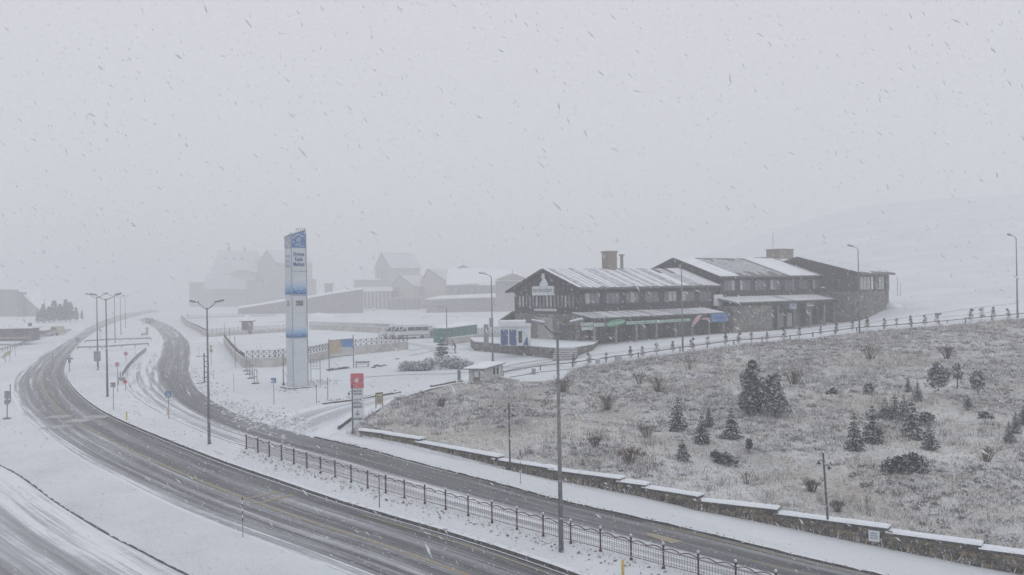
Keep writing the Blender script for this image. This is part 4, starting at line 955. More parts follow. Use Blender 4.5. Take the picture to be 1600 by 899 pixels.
k0 = onz(781.5, 541, ZT + .1); k1 = onz(827, 541, ZT + .1); kw = (k1 - k0).length; kh = 38 * k0.y / F
bo = thing('ticket_booth', 'white and deep blue booth with a curved white frame standing on the lodge terrace', 'booth', k0, R(-4))
MB().box(0, kw, 0.02, 2.2, 0, kh * .80).build('booth_body', M_white, bo)
MB().box(.1, .95, -.03, .02, .05, kh * .66).build('blue_panel', M_blued, bo); MB().box(1.12, 1.95, -.03, .02, .05, kh * .66).build('blue_panel', M_blued, bo)
MB().box(.97, 1.10, -.10, .02, 0, kh * .92).build('white_post', M_white, bo)
MB().box(2.2, 2.62, -.04, .02, .35, kh * .6).build('door_pane', M_glassd, bo)
b = MB(); b.tube([(2.65, -.05, kh * .62), (3.0, -.05, kh * .6), (3.3, -.05, kh * .45), (3.42, -.05, kh * .25), (3.42, -.05, .1)], .1, 6); b.build('curved_frame', M_white, bo)
b = MB(); b.prism([(2.72, -.02, .05), (3.35, -.02, .05), (3.35, -.02, kh * .35), (3.1, -.02, kh * .33)], (0, 0, 0), (0, .03, 0)); b.build('blue_graphic', M_blued, bo)
MB().box(-.15, 3.0, -.3, 2.3, kh * .80 + .003, kh).build('roof_box', M_white, bo); MB().box(3.003, kw + .05, -.2, 2.3, kh * .78, kh * .9).build('roof_box', M_white, bo)
MB().box(-.15, 3.0, -.3, 2.3, kh + .003, kh + .12).build('snow_cap', M_snow, bo)
p = onz(758, 538, ZT + .05); pole_ = MB().box(-.28, .28, -.28, .28, 0, 2.6).build('grey_cabinet', M_grey); pole_.location = onz(760, 541, ZT + .1); pole_.dimensions = pole_.dimensions; tag(pole_, 'narrow grey cabinet on the terrace left of the blue and white booth', 'cabinet')

# ------------------------------------------------------------------ vertical-plane helper for everything seen face on
class Plane:
    def __init__(s, px, d, ang): s.o = W(px, 460, d); s.d = Vector((math.cos(ang), math.sin(ang)))
    def hit(s, px, py):
        v = ray(px, py); r = Vector((v[0] / v[1], 1.0)); n = Vector((-s.d.y, s.d.x)); dd = n.dot(s.o.xy) / n.dot(r); return Vector((r.x * dd, dd, CZ + v[2] / v[1] * dd))
def far_house(name, label, cat, d, gable, pxr, ang=R(38), wall=M_farw, roofm=M_farroof, wins=(), swins=(), ridge=None, stone=None, glassm=None):
    """gable = px points eaveL, peak, eaveR, baseR, baseL; the long side runs right to pixel pxr"""
    pl = Plane(gable[2][0], d, ang + R(90)); G = [pl.hit(*g) for g in gable]
    eR = G[2]; ps = Plane(gable[2][0], d, ang); end = ps.hit(pxr, gable[2][1]); L = (end.xy - eR.xy).length; dv = Vector((math.cos(ang), math.sin(ang), 0))
    base = G[3]; t = thing(name, label, cat, base); g = [q - base for q in G]; g[3].z -= 3; g[4].z -= 3; g[4] = Vector((g[0].x, g[0].y, g[4].z)); g[0].z = g[2].z = (g[0].z + g[2].z) / 2
    b = MB(); b.prism([g[4], g[3], g[2], g[1], g[0]], (0, 0, 0), dv * L); b.build('wall', wall, t)
    up = Vector((0, 0, .25)); 
    for a in (0, 2):
        e = g[1] + (g[a] - g[1]) * 1.08; b = MB(); slab(b, e - dv * .5 + up, e + dv * (L + .5) + up, g[1] + dv * (L + .5) + up, g[1] - dv * .5 + up, .3); b.build('roof', roofm, t)
        b = MB(); b.beam(e - dv * .52 + up * .3, g[1] - dv * .52 + up * .3, .12, .5); b.build('barge_board', M_fard, t)
    n = Vector((-dv.y, dv.x, 0))
    for (x0, y0, x1, y1) in wins:
        q = [pl.hit(x0, y0), pl.hit(x1, y0), pl.hit(x1, y1), pl.hit(x0, y1)]; q = [v - base - dv * .12 for v in q]; b = MB(); b.prism(q, (0, 0, 0), dv * .14); b.build('window', glassm or M_glassd, t)
    for (x0, y0, x1, y1) in swins:
        q = [ps.hit(x0, y0), ps.hit(x1, y0), ps.hit(x1, y1), ps.hit(x0, y1)]; q = [v - base - n * .12 for v in q]; b = MB(); b.prism(q, (0, 0, 0), n * .14); b.build('window', glassm or M_glassd, t)
    return t, pl, ps, base, dv, n
def facebox(t, base, px0, py0, px1, py1, d, th, m, name, ang=0.0, z0=None):
    pl = Plane((px0 + px1) / 2, d, ang); a, c = pl.hit(px0, py1), pl.hit(px1, py1); top = pl.hit((px0 + px1) / 2, py0).z
    n = Vector((-math.sin(ang), math.cos(ang), 0)) * th; a = a - base; c = c - base; a.z = c.z = min(a.z, c.z)
    b = MB(); b.prism([a, c, c + n, a + n], (0, 0, 0), (0, 0, top - base.z - a.z)); return b.build(name, m, t)
# mid-distance houses
t, *_ = far_house('far_house', 'small pale house with a little snowy gable, left of the larger pale house', 'house', 330, [(612,447),(626,431),(646,447),(646,480),(612,480)], 676, wall=M_farp,
    wins=[(616.5,452,620,460),(622,452,625.5,460),(633,452,636.5,460),(638,452,641.5,460)], swins=[(654,453,659,460),(662,453,667,460)], glassm=M_ochre)
base = W(629, 482, 322); 
fb = thing('far_annex', 'dark stone annex with posts beneath the small pale gabled house', 'annex', base)
facebox(fb, base, 608, 466, 656, 484, 322, 5, M_fard, 'wall'); facebox(fb, base, 607, 465, 657, 466.2, 321.5, 6, M_farp, 'roof')
for k in range(6): facebox(fb, base, 611 + 8 * k, 467, 613 + 8 * k, 484, 321.2, .5, M_farw, 'post')
t, pl, ps, bs, dv, n = far_house('far_house', 'larger pale house with broad snowy roof and small roof turret in the fog', 'house', 320, [(659,433),(669.5,421),(697,446),(697,468),(659,468)], 748, wall=M_farp, swins=[(700,450,704,460)], wins=[(682,451,686,460),(689,451,693,460)], glassm=M_ochre)
facebox(t, bs, 716, 418, 731, 428, 345, 6, M_farp, 'roof_turret'); 
tp = W(723.5, 414, 345) - bs; q = [W(x, 419, dd) - bs for x, dd in ((712.5, 343), (734.5, 343), (734.5, 352), (712.5, 352))]
MB().add([tp] + q, [(0, 1, 2), (0, 2, 3), (0, 3, 4), (0, 4, 1), (4, 3, 2, 1)]).build('turret_roof', M_fard, t)
base = W(760, 482, 300)
fw_ = thing('far_hall', 'long low hall with a sagging snowy roof between the pale house and the pavilion', 'hall', base)
facebox(fw_, base, 697, 446, 835, 470, 305, 10, M_farw, 'wall')
b = MB(); q = [W(697, 446.5, 304), W(835, 438, 304), W(800, 425, 318), W(745, 420.5, 318), W(700, 421, 318)]; b.prism([v - base for v in q], (0, 0, 0), (0, 0, .5)); b.build('roof', M_rsnow, fw_)
facebox(fw_, base, 666, 469, 840, 486, 296, 5, M_fard, 'terrace_base')
b = MB(); q = [W(664, 468, 295), W(845, 463, 295), W(845, 456, 303), W(690, 463, 303)]; b.prism([v - base for v in q], (0, 0, 0), (0, 0, .3)); b.build('terrace_snow', M_rsnow, fw_)
for k in range(9): facebox(fw_, base, 703 + 12 * k, 449, 708 + 12 * k, 457, 304.6, .3, M_grime, 'window')
base = W(797, 470, 270)
pv = thing('far_pavilion', 'square pavilion with dark pyramid roof and finial rising behind the lodge', 'pavilion', base)
facebox(pv, base, 775, 438, 830, 486, 270, 10, M_farw, 'wall')
tp = W(801, 427, 275) - base; q = [W(773, 438, 268) - base, W(828, 438, 268) - base, W(826, 436, 282) - base, W(777, 436, 282) - base]
MB().add([tp] + q, [(0, 1, 2), (0, 2, 3), (0, 3, 4), (0, 4, 1), (4, 3, 2, 1)]).build('roof', M_fard, pv)
b = MB(); b.prism([W(771, 439.5, 267) - base, W(830, 439.5, 267) - base, W(830, 437.8, 283) - base, W(771, 437.8, 283) - base], (0, 0, 0), (0, 0, .2)); b.build('eaves_snow', M_rsnow, pv)
MB().beam(tp, tp + Vector((0, 0, 1.6)), .25).build('finial', M_fard, pv)
# colonnade building
base = W(588, 480, 335)
cb = thing('far_colonnade', 'foggy flat roofed building with pale columns left of the small pale house', 'building', base)
facebox(cb, base, 563, 455, 611, 482, 335, 9, M_fard, 'wall'); facebox(cb, base, 561, 448.5, 613, 455, 333.5, 11, M_rsnow, 'roof')
for k in range(8): facebox(cb, base, 566 + 6 * k, 455.5, 569 + 6 * k, 482, 334, .8, M_farp, 'column')
t, *_ = far_house('far_hotel', 'tall grey hotel with dotted snowy roof fading in fog behind the small houses', 'hotel', 430, [(586,419),(597,395),(610,417),(610,452),(586,452)], 656, wall=M_farw, wins=[(x, y, x + 2, y + 3) for x in (590, 596, 602) for y in (424, 431, 438)], swins=[(x, y, x + 3, y + 4) for x in range(613, 653, 6) for y in (422, 430, 438)], glassm=M_glassd)
base = W(573, 447, 400); lb = thing('far_block', 'low hazy block at the left foot of the tall grey hotel', 'building', base)
facebox(lb, base, 553, 437, 590, 462, 400, 10, M_farw, 'wall'); facebox(lb, base, 552, 436, 591, 437.5, 399, 12, M_rsnow, 'roof')
base = W(512, 455, 380); hb = thing('far_hut', 'small dark hut alone in the fog right of the sign pylon', 'hut', base)
facebox(hb, base, 507.5, 444, 517.5, 462, 380, 5, M_fard, 'wall'); facebox(hb, base, 506.5, 442.5, 518.5, 444.2, 379, 7, M_farw, 'roof')
# hotels on the left in the fog
base = W(365, 475, 470)
ha = thing('far_hotel', 'hazy hotel with steep snow covered mansard roof, left of the pylon', 'hotel', base)
facebox(ha, base, 296, 441, 384, 495, 470, 20, M_farw, 'wall')
b = MB(); fr_ = [W(328, 428, 468), W(403, 426, 468), W(400, 391.5, 480), W(341, 391.5, 480)]; bk = [v + Vector((0, 22, 0)) for v in fr_[:2]] + [v + Vector((0, 4, 0)) for v in fr_[2:]]
b.prism([v - base for v in fr_], (0, 0, 0), (0, 1.0, 0)); b.add([v - base for v in (fr_[0], fr_[3], bk[3], bk[0])], [(0, 1, 2, 3)]); b.add([v - base for v in (fr_[1], fr_[2], bk[2], bk[1])], [(0, 1, 2, 3)]); b.add([v - base for v in (bk[0], bk[1], bk[2], bk[3])], [(0, 1, 2, 3)])
b.build('roof', M_farroof, ha)
b = MB(); b.prism([v - base for v in (W(318, 452, 466), W(386, 452, 466), W(403, 428, 468), W(322, 428, 468))], (0, 0, 0), (0, 1, 0)); b.build('lower_roof', M_farroof, ha)
facebox(ha, base, 326, 427, 404, 470, 472, 18, M_farw, 'upper_wall')
for k in range(10): facebox(ha, base, 300 + 8.2 * k, 447, 303 + 8.2 * k, 451, 469.6, .4, M_grime, 'window')
for k in range(10): facebox(ha, base, 300 + 8.2 * k, 459, 303 + 8.2 * k, 463, 469.6, .4, M_grime, 'window')
b = MB(); b.prism([v - base for v in (W(361, 431, 464), W(394, 431, 464), W(393, 425, 464), W(387, 422, 464), W(368, 422, 464), W(362, 426, 464))], (0, 0, 0), (0, 3, 0)); b.build('dormer', M_farw, ha)
for x in (357, 382): facebox(ha, base, x - 1.5, 386, x + 1.5, 392, 474, 2, M_farw, 'chimney')
for x in (350, 365, 378): facebox(ha, base, x - 1.5, 402, x + 1.5, 406, 467, 2, M_farw, 'roof_window')
t, pl, ps, bs, dv, n = far_house('far_hotel', 'hazy grey hotel with pointed gable just behind the sign pylon', 'hotel', 455, [(403,413),(417,391),(432,409),(432,482),(403,482)], 487, wall=M_farw, swins=[(x, y, x + 2.5, y + 3) for x in range(436, 484, 7) for y in (415, 423, 431)], glassm=M_glassd)
facebox(t, bs, 386, 437, 489, 490, 445, 12, M_fard, 'front_block')
# sloping terrace wall in front of them
base = W(470, 487, 300)
tw = thing('far_terrace_wall', 'long dark terrace wall with a slanting snow top behind the parking lot', 'wall', base)
tops = [(372,482.5),(400,478.5),(450,470),(483,466),(520,459.5),(566,452.5)]
b = MB()
for (xa, ya), (xb_, yb_) in zip(tops[:-1], tops[1:]):
    q = [W(xa, ya, 300), W(xb_, yb_, 300), W(xb_, 492, 300), W(xa, 492, 300)]; b.prism([v - base for v in q], (0, 0, 0), (0, 2.5, 0))
b.build('wall', M_fard, tw)
b = MB()
for (xa, ya), (xb_, yb_) in zip(tops[:-1], tops[1:]):
    q = [W(xa, ya, 300), W(xb_, yb_, 300), W(xb_, yb_ - 2.4, 306), W(xa, ya - 2.4, 306)]; b.prism([v - base + Vector((0, -.1, 0.05)) for v in q], (0, 0, 0), (0, 0, .35))
b.build('snow_cap', M_rsnow, tw)
# building and kiosk row at the far left
base = W(25, 500, 290)
lh = thing('far_hotel', 'ghostly gabled hotel at the far left edge with a stair tower', 'hotel', base)
b = MB(); q = [W(-30, 512, 290), W(57, 512, 290), W(57, 481, 290), W(31, 458, 290), W(27, 452, 290), W(-30, 452, 290)]; b.prism([v - base for v in q], (0, 0, 0), (0, 14, 0)); b.build('wall', M_farw, lh)
for a, c in (((60,481.5),(27,451)),((28,451),(-32,451))):
    b = MB(); q0, q1 = W(*a, 289) - base, W(*c, 289) - base; slab(b, q0, q0 + Vector((0, 15, 0)), q1 + Vector((0, 15, 0)), q1, .5); b.build('roof', M_rsnow, lh)
facebox(lh, base, 27, 457, 37, 512, 288.5, 3, M_fard, 'stair_tower')
for y in (463, 470, 477, 484, 491): facebox(lh, base, 1, y, 4.5, y + 4, 289.7, .3, M_grime, 'window')
base = W(22, 531, 185)
kr = thing('kiosk_row', 'hazy row of dark kiosks with a flat snowy roof at the far left', 'kiosk', base)
facebox(kr, base, -20, 513, 46, 533, 185, 4, M_fard, 'wall'); facebox(kr, base, -21, 510.8, 48, 513.4, 184.5, 5, M_rsnow, 'roof'); facebox(kr, base, 21, 515, 34, 519, 184.3, .3, M_glassd, 'window'); facebox(kr, base, -20, 527, 46, 529, 184.3, .3, mat('faded_pink', (.34, .28, .28)), 'counter_board')
for x in (44,): facebox(kr, base, x, 505, x + 2, 512, 184.8, 1, M_fard, 'chimney')

# ------------------------------------------------------------------ parking walls with cross-braced railings
def xwall(name, label, pts, hw_, hf, post_step, lift=0.0, wm=M_palem, topz=None):
    """pts: base px polyline; wall height hw_, railing height hf"""
    p3 = [P(*q) for q in pts]; t = thing(name, label, 'wall', p3[0]); o = p3[0]
    for i in range(len(p3) - 1):
        a, c = p3[i] - o, p3[i + 1] - o; L = Vector((c.x - a.x, c.y - a.y, 0)).length; ang = math.atan2(c.y - a.y, c.x - a.x)
        d = (c - a) / L; nv = Vector((-d.y, d.x, 0)).normalized()
        b = MB(); q = [a, c, c + nv * .3, a + nv * .3]; b.prism([v + Vector((0, 0, -.6)) for v in q], (0, 0, 0), (0, 0, hw_ + .6)); b.build('wall_section', wm, t)
        b = MB(); q = [a - nv * .04, c - nv * .04, c + nv * .34, a + nv * .34]; b.prism([v + Vector((0, 0, hw_ + .002)) for v in q], (0, 0, 0), (0, 0, .07)); b.build('snow_cap', M_snow, t)
        n = max(1, round(L / post_step)); up = Vector((0, 0, 1)); m_ = nv * .15
        if hf > 0:
            for k in range(n + 1):
                q = a + d * (L * k / n) + m_; MB().beam(q + up * hw_, q + up * (hw_ + hf), .07).build('post', M_grey if False else M_frame, t)
            for k in range(n):
                q0 = a + d * (L * k / n) + m_; q1 = a + d * (L * (k + 1) / n) + m_; b = MB()
                for z0, z1 in ((hf - .04, hf - .04), (.12, .12), (.12, hf - .04), (hf - .04, .12)): b.beam(q0 + up * (hw_ + z0), q1 + up * (hw_ + z1), .045)
                b.build('brace_panel', M_frame, t)
    return t
xwall('parking_wall', 'near pale parking wall with cross-braced railing behind the pylon and billboard', [(384.6,574.5),(430,573.6),(451,570.5),(483,567.5),(523,559),(548,555),(590,551),(638,546)], 1.12, .92, .78)
xwall('parking_wall', 'side parking wall running back from the corner by the thin masts', [(384.4,574.5),(372,564),(362,552),(352,537)], 1.15, .6, 1.1)
xwall('parking_wall', 'hazy cross parking wall on both sides of the little guardhouse', [(326,527),(352,525),(380,523),(420,520.5),(452,519)], .85, .95, 1.5)
xwall('parking_wall', 'faint long parking wall slanting back beside the second road', [(326,527),(308,517),(292,509),(284,500)], 1.2, .5, 2.0)
xwall('parking_wall', 'farthest parking railing in the fog above the guardhouse', [(286,499),(330,497),(380,495),(430,494)], .4, .9, 2.6)
xwall('parking_wall', 'back parking wall behind the parked minibuses', [(483,515),(530,517),(586,520),(640,524.5),(684,529)], 1.3, .85, 1.2)
xwall('parking_wall', 'pale wall beneath the green container, railing at its right end', [(699,539.5),(745,533.8)], 1.0, 0, 1.2)
xwall('parking_wall', 'short pale wall with railing between the green container and the terrace', [(745.2,533.8),(783,529)], 1.0, 1.0, 1.0)
# green container kiosk
gp = P(697, 535.5); gl = P(684, 535.0); gr = P(746, 527.5); z0 = gp.z + .35
gk = thing('green_container', 'dark green container kiosk with a snowy lean-to roof behind the fir tree', 'container', gp)
ctr = [Vector((684, 0, 0))]
a = Vector((gl.x - gp.x - .6, 1.6, 0)); c = Vector((gr.x - gp.x, gr.y - gp.y + .3, 0)); f0 = Vector((-.1, .5, 0)); bkv = Vector((-2.0, 2.6, 0))
for k in range(5):
    q0 = f0.lerp(c, k / 5 + .004); q1 = f0.lerp(c, (k + 1) / 5 - .004); b = MB(); dd = Vector((-.3, .5, 0)); b.prism([q0, q1, q1 + dd, q0 + dd], (0, 0, .4), (0, 0, 2.15)); b.build('side_panel', M_green, gk)
b = MB(); b.prism([f0 + Vector((-.02, .02, 0)), a, a + Vector((.3, .5, 0)), f0 + Vector((-.1, .5, 0))], (0, 0, -.8), (0, 0, 2.1)); b.build('end_panel', M_green, gk)
b = MB(); b.prism([f0 + Vector((0, .4, 0)), c + Vector((-.1, .4, 0)), c + a, a + Vector((.2, .3, 0))], (0, 0, -.8), (0, 0, 2.05)); b.build('body', M_green, gk)
b = MB(); b.prism([f0 + Vector((.15, -.25, 2.16)), c + Vector((.2, -.2, 2.16)), c + a + Vector((0, .5, 2.5)), a + Vector((-.3, .2, 2.3))], (0, 0, 0), (0, 0, .14)); b.build('snowy_roof', M_rsnow, gk)
# guardhouse
gh = thing('guardhouse', 'tiny brick guardhouse with a pointed snow roof on the parking wall', 'guardhouse', P(389, 522)); s_ = F / gh.location.y; w_ = 14 / s_; h_ = 16 / s_
gh.location.y -= 2.2; gh.location.z = H(gh.location.x, gh.location.y)
MB().box(-w_/2, w_/2, 0, w_, -.5, h_ * 1.3).build('wall', mat('guardhouse_brick', (.16, .12, .105), .9, .3, 3), gh)
b = MB(); e = w_ * .70; zt = h_ * 1.3; b.add([(-e, -e + w_/2, zt), (e, -e + w_/2, zt), (e, e + w_/2, zt), (-e, e + w_/2, zt), (0, w_/2, zt + h_ * .6)], [(0, 1, 4), (1, 2, 4), (2, 3, 4), (3, 0, 4), (3, 2, 1, 0)]); b.build('roof', M_rsnow, gh)
b = MB(); b.box(-e, e, -e + w_/2, e + w_/2, zt - .18, zt - .01); b.build('eaves', M_frame, gh)
MB().box(-w_*.18, w_*.18, -.04, .0, 0, h_ * .85).build('door', M_frame, gh); MB().box(-w_*.14, w_*.14, -.06, -.04, h_ * .5, h_ * .8).build('door_pane', M_glass, gh)
# hoop barriers at the gate
for k, (x, yb, yt) in enumerate(((399.5,599.5,577),(392.5,591.5,569),(388.5,585,563),(385.5,580,558))):
    p = P(x, yb); h = (yb - yt) / SC(p); w_ = 4.6 / SC(p) * (1 - .15 * k)
    t = thing('hoop_barrier', ['nearest steel hoop barrier on a round base at the parking corner', 'second steel hoop barrier from the front at the parking corner', 'third steel hoop barrier from the front at the parking corner', 'rearmost steel hoop barrier against the parking wall corner'][k], 'barrier', p, group='hoop barriers at the parking corner')
    b = MB(); b.tube([(-w_/2, 0, 0), (-w_/2, 0, h * .85), (-w_/4, 0, h), (w_/4, 0, h), (w_/2, 0, h * .85), (w_/2, 0, 0)], .045, 6); b.build('hoop', M_grey, t)
    MB().tube([(0, 0, -.05), (0, 0, .07)], .42, 10).build('base_plate', M_frame, t); MB().box(-w_/2, w_/2, -.02, .02, h * .45, h * .5).build('crossbar', M_grey, t)

# ------------------------------------------------------------------ sign pylon
pp = P(469, 607); s_ = SC(pp); PH = (607 - 363) / s_; PW = 24.5 / s_; PD = PW
py = thing('sign_pylon', 'very tall pale sign pylon with a blue skiing panel on top', 'sign pylon', (pp.x, pp.y + .3, pp.z), R(38))
py.rotation_euler[1] = R(-1.0) * 0
zt = lambda y: (607 - y) / s_
a_ = PW * .36; fx0, fx1 = -PW * .5, PW * .5
TS = .55
def ztop(x, y): return PH - .55 + TS * ((x - fx0) / PW * .75 + y / PD * .0 + .25 * (1 - y / PD))
b = MB(); b.add([(fx0, 0, -.4), (fx1, 0, -.4), (fx1, PD, -.4), (fx0, PD, -.4), (fx0, 0, PH - .25), (fx1, 0, PH + .22), (fx1, PD, PH + .05), (fx0, PD, PH - .45)], [(0, 3, 2, 1), (4, 5, 6, 7), (0, 1, 5, 4), (1, 2, 6, 5), (2, 3, 7, 6), (3, 0, 4, 7)]); b.build('body', M_pylon, py)
def face(x0, x1, z0, z1, m, name, y=-.025, side=False, th=.03):
    if side: return MB().box(fx0 - th, fx0 - .003, x0, x1, z0, z1).build(name, m, py)
    return MB().box(x0, x1, y, -.003, z0, z1).build(name, m, py)
M_pyh = mat('pylon_panel', (.53, .56, .60), .35, .05, .8)
for (ya, yb) in ((388, 424), (424, 455), (462, 490), (490, 520), (530, 566), (566, 604)):
    face(fx0 + .04, fx1 - .04, zt(yb) + .02, zt(ya) - .02, M_pyh, 'panel'); face(.05, PD - .05, zt(yb) + .02, zt(ya) - .02, M_pyh, 'side_panel', side=True)
b = MB(); b.prism([(fx0 + .02, -.03, zt(387)), (fx1 - .02, -.03, zt(387)), (fx1 - .02, -.03, PH + .2), (fx0 + .02, -.03, PH - .26)], (0, 0, 0), (0, .026, 0)); b.build('blue_panel', M_blue, py)
b = MB(); b.prism([(fx0 - .03, .03, zt(387)), (fx0 - .03, PD - .03, zt(387)), (fx0 - .03, PD - .03, PH - .46), (fx0 - .03, .03, PH - .27)], (0, 0, 0), (.026, 0, 0)); b.build('side_blue_panel', mat('faded_blue', (.30, .33, .38), .6, .3, 2), py)
for (ya, yb, yc) in ((440, 456, 460), (511, 524, 528)):       # printed snow scene bands
    m, t_, b_ = newmat('printed_mountain_band'); g = t_.nodes.new('ShaderNodeTexCoord'); sp = t_.nodes.new('ShaderNodeSeparateXYZ'); t_.links.new(g.outputs['Generated'], sp.inputs[0]); nn = noise_node(t_, 2.6, 5, .8)
    v = mth(t_, 'ADD', sp.outputs[2], mth(t_, 'MULTIPLY', mth(t_, 'SUBTRACT', nn.outputs[0], .5), 1.1)); r_ = t_.nodes.new('ShaderNodeValToRGB'); e = r_.color_ramp.elements; e[0].position = .12; e[0].color = (.05, .13, .34, 1); e[1].position = .95; e[1].color = (.50, .56, .63, 1); q = e.new(.45); q.color = (.25, .42, .62, 1)
    t_.links.new(v, r_.inputs[0]); t_.links.new(r_.outputs[0], b_.inputs['Base Color']); b_.inputs['Roughness'].default_value = .5
    face(fx0 + .02, fx1 - .02, zt(yc), zt(ya), m, 'printed_band', y=-.05, th=.05); face(.03, PD - .03, zt(yc), zt(ya), m, 'side_printed_band', side=True, th=.05)
face(-.36, .36, zt(478), zt(470), mat('led_display', (.13, .13, .125), .5, .5, 18), 'led_display', y=-.06); face(.5, 1.1, zt(478), zt(470), mat('led_display2', (.3, .3, .3), .5, .2, 9), 'side_led_display', side=True, th=.05)
for k, (tx, y) in enumerate((('Erciyes', 397.5), ('Kayak', 405.3), ('Merkezi', 413.2))):
    text('lettering', tx, .56, M_navy, py, (0, -.03, zt(y)), width=[1.1, .82, 1.15][k], bold=.012); text('side_lettering', tx, .5, mat('faded_ink', (.33, .37, .45), .7), py, (fx0 - .034, PD / 2, zt(y + 2)), (R(90), 0, R(-90)), width=1.1)
def line3(pts, r, m, name): b = MB(); b.tube([Vector(p) for p in pts], r, 5); return b.build(name, m, py)
zc = (zt(387) + PH) / 2
line3([(-.62, -.05, zc + .15), (-.3, -.05, zc + .38), (-.05, -.05, zc + .6), (.22, -.05, zc + .42), (.64, -.05, zc + .3)], .045, M_signw, 'mountain_line')
line3([(-.2, -.05, zc - .1), (.0, -.05, zc + .22), (.22, -.05, zc + .12), (.05, -.05, zc - .05), (.15, -.05, zc - .35), (-.1, -.05, zc - .42)], .05, M_signw, 'skier_line'); line3([(-.42, -.05, zc - .42), (.1, -.05, zc - .55), (.5, -.05, zc - .62)], .03, M_signw, 'ski_line')
b = MB(); b.beam((fx0 - .05, 0, PH - .2), (fx1 + .05, 0, PH + .27), .12, .08); b.beam((fx0, 0, PH - .2), (fx0, PD, PH - .40), .12, .08); b.build('top_cap', M_pylon2, py)
b = MB()
for k in range(5): b.beam((fx0 + .6 + .22 * k, .1, PH - .1), (fx0 + .6 + .22 * k, .1, PH + .40), .03)
b.beam((fx0 + .5, .1, PH + .30), (fx1, .1, PH + .42), .03); b.build('top_rail', M_black, py)
for z in (zt(424), zt(462), zt(528)): MB().box(fx0 - .03, fx1 + .03, -.055, -.028, z - .03, z + .03).build('seam', M_pylon2, py)
MB().box(fx0 - .03, fx0 + .03, -.06, .01, 0, PH).build('edge_trim', M_pylon2, py); MB().box(fx1 - .03, fx1 + .05, -.06, .03, 0, PH).build('edge_trim', M_pylon2, py)
MB().box(fx0 - .5, fx1 + .6, -.5, PD + .5, -.3, .1).build('foundation_slab', M_kerbd, py)
q = P(452, 600); b = MB(); 
for k in range(5): b.tube([(0, 0, 0), (random.uniform(-.5, .3), random.uniform(-.2, .2), random.uniform(.8, 1.5))], [.03, .008], 4)
o = b.build('bare_shrub', M_twig); o.location = q; tag(o, 'little frosted bare shrub at the left foot of the sign pylon', 'shrub')
pq = P(486, 600); t = thing('small_scaffold', 'small grey metal frame standing at the right of the pylon foot', 'metal frame', pq)
for x in (0, .95): MB().beam((x, 0, 0), (x, 0, 2.5), .06).build('leg', M_grey, t)
for z in (1.5, 1.8, 2.1, 2.45): MB().beam((0, 0, z), (.95, 0, z), .04).build('rail', M_grey, t)
for x in (.3, .6): MB().beam((x, 0, 1.5), (x, 0, 2.45), .03).build('upright', M_grey, t)

# ------------------------------------------------------------------ red and white totem
tp_ = P(559, 667); s_ = SC(tp_); tz = lambda y: (667 - y) / s_; tw_ = 18.5 / s_
tt = thing('totem_sign', 'narrow white totem sign with a red head panel by the wall corner', 'sign', tp_, R(4))
MB().box(-tw_/2, tw_/2, 0, .22, -.4, tz(607)).build('white_panel', M_signw, tt); MB().box(-tw_/2 - .03, tw_/2 + .03, -.04, .25, tz(607) + .002, tz(584)).build('red_panel', M_red, tt)
text('emblem', '❋' if False else '*', .7, M_signw, tt, (0, -.05, tz(597)), bold=.02)
b = MB(); b.tube([(0, -.05, tz(595.5)), (0, -.04, tz(595.5))], .13, 10); b.build('emblem_disc', M_signw, tt)
for tx, y, wd, sz in (('ERCİYES', 611.5, .62, .15), ('KAYAK', 616, .62, .15), ('A KAR', 625, .55, .17), ('EĞİTİM', 630.5, .62, .18), ('MERKEZİ', 636, .66, .18), ('KAYSERİ', 655, .66, .19)):
    text('lettering', tx, sz * 1.25, M_text, tt, (.03, -.006, tz(y)), width=wd, bold=.006)
b = MB(); b.tube([(math.cos(a) * .15, -.01, tz(645) + math.sin(a) * .15 - .03) for a in np.linspace(math.pi, 2 * math.pi, 9)], .025, 5); b.tube([(0, -.01, tz(645) + .16), (0, -.01, tz(645) - .16)], .022, 5); b.tube([(-.08, -.01, tz(645) + .07), (.08, -.01, tz(645) + .07)], .018, 5); b.build('anchor_emblem', M_text, tt)
# notice board with yellow sheet
nb_ = P(587.5, 641); s_ = SC(nb_); t = thing('notice_board', 'tilted yellow notice board on two dark legs at the drive entrance', 'notice board', nb_, R(35)); h = 27 / s_
for x in (0, .62): MB().box(x - .03, x + .03, -.03, .03, -.2, h * (1.0 if x else .95)).build('leg', M_frame, t)
MB().box(.03, .59, -.03, .0, h * .3, h * .93).build('board', mat('notice_yellow', (.42, .38, .26), .7, .25, 6), t); MB().box(.0, .62, -.04, .03, h * .93, h).build('top_rail', M_frame, t); MB().box(.14, .5, -.036, -.03, h * .42, h * .8).build('notice_sheet', M_tan, t)

# ------------------------------------------------------------------ billboard
bp_ = P(514.5, 581); bq_ = P(552.5, 575); s_ = SC(bp_); bw = (bq_ - bp_).length; bz = lambda y: (581 - y) / s_
bt = thing('billboard', 'picture billboard with an ochre hill and blue sky on two thin poles', 'billboard', bp_, math.atan2(bq_.y - bp_.y, bq_.x - bp_.x))
for x, y1 in ((0, 531), (bw, 528)): MB().tube([(x, 0, -.2), (x, 0, bz(y1) + .1)], .06, 6).build('pole', M_galv, bt)
m, t_, b_ = newmat('billboard_print'); g = t_.nodes.new('ShaderNodeTexCoord'); sp = t_.nodes.new('ShaderNodeSeparateXYZ'); t_.links.new(g.outputs['Generated'], sp.inputs[0]); nn = noise_node(t_, 1.6, 5, .7)
v = mth(t_, 'SUBTRACT', mth(t_, 'ADD', mth(t_, 'MULTIPLY', sp.outputs[0], 1.25), mth(t_, 'MULTIPLY', mth(t_, 'SUBTRACT', nn.outputs[0], .5), .5)), 0.0)
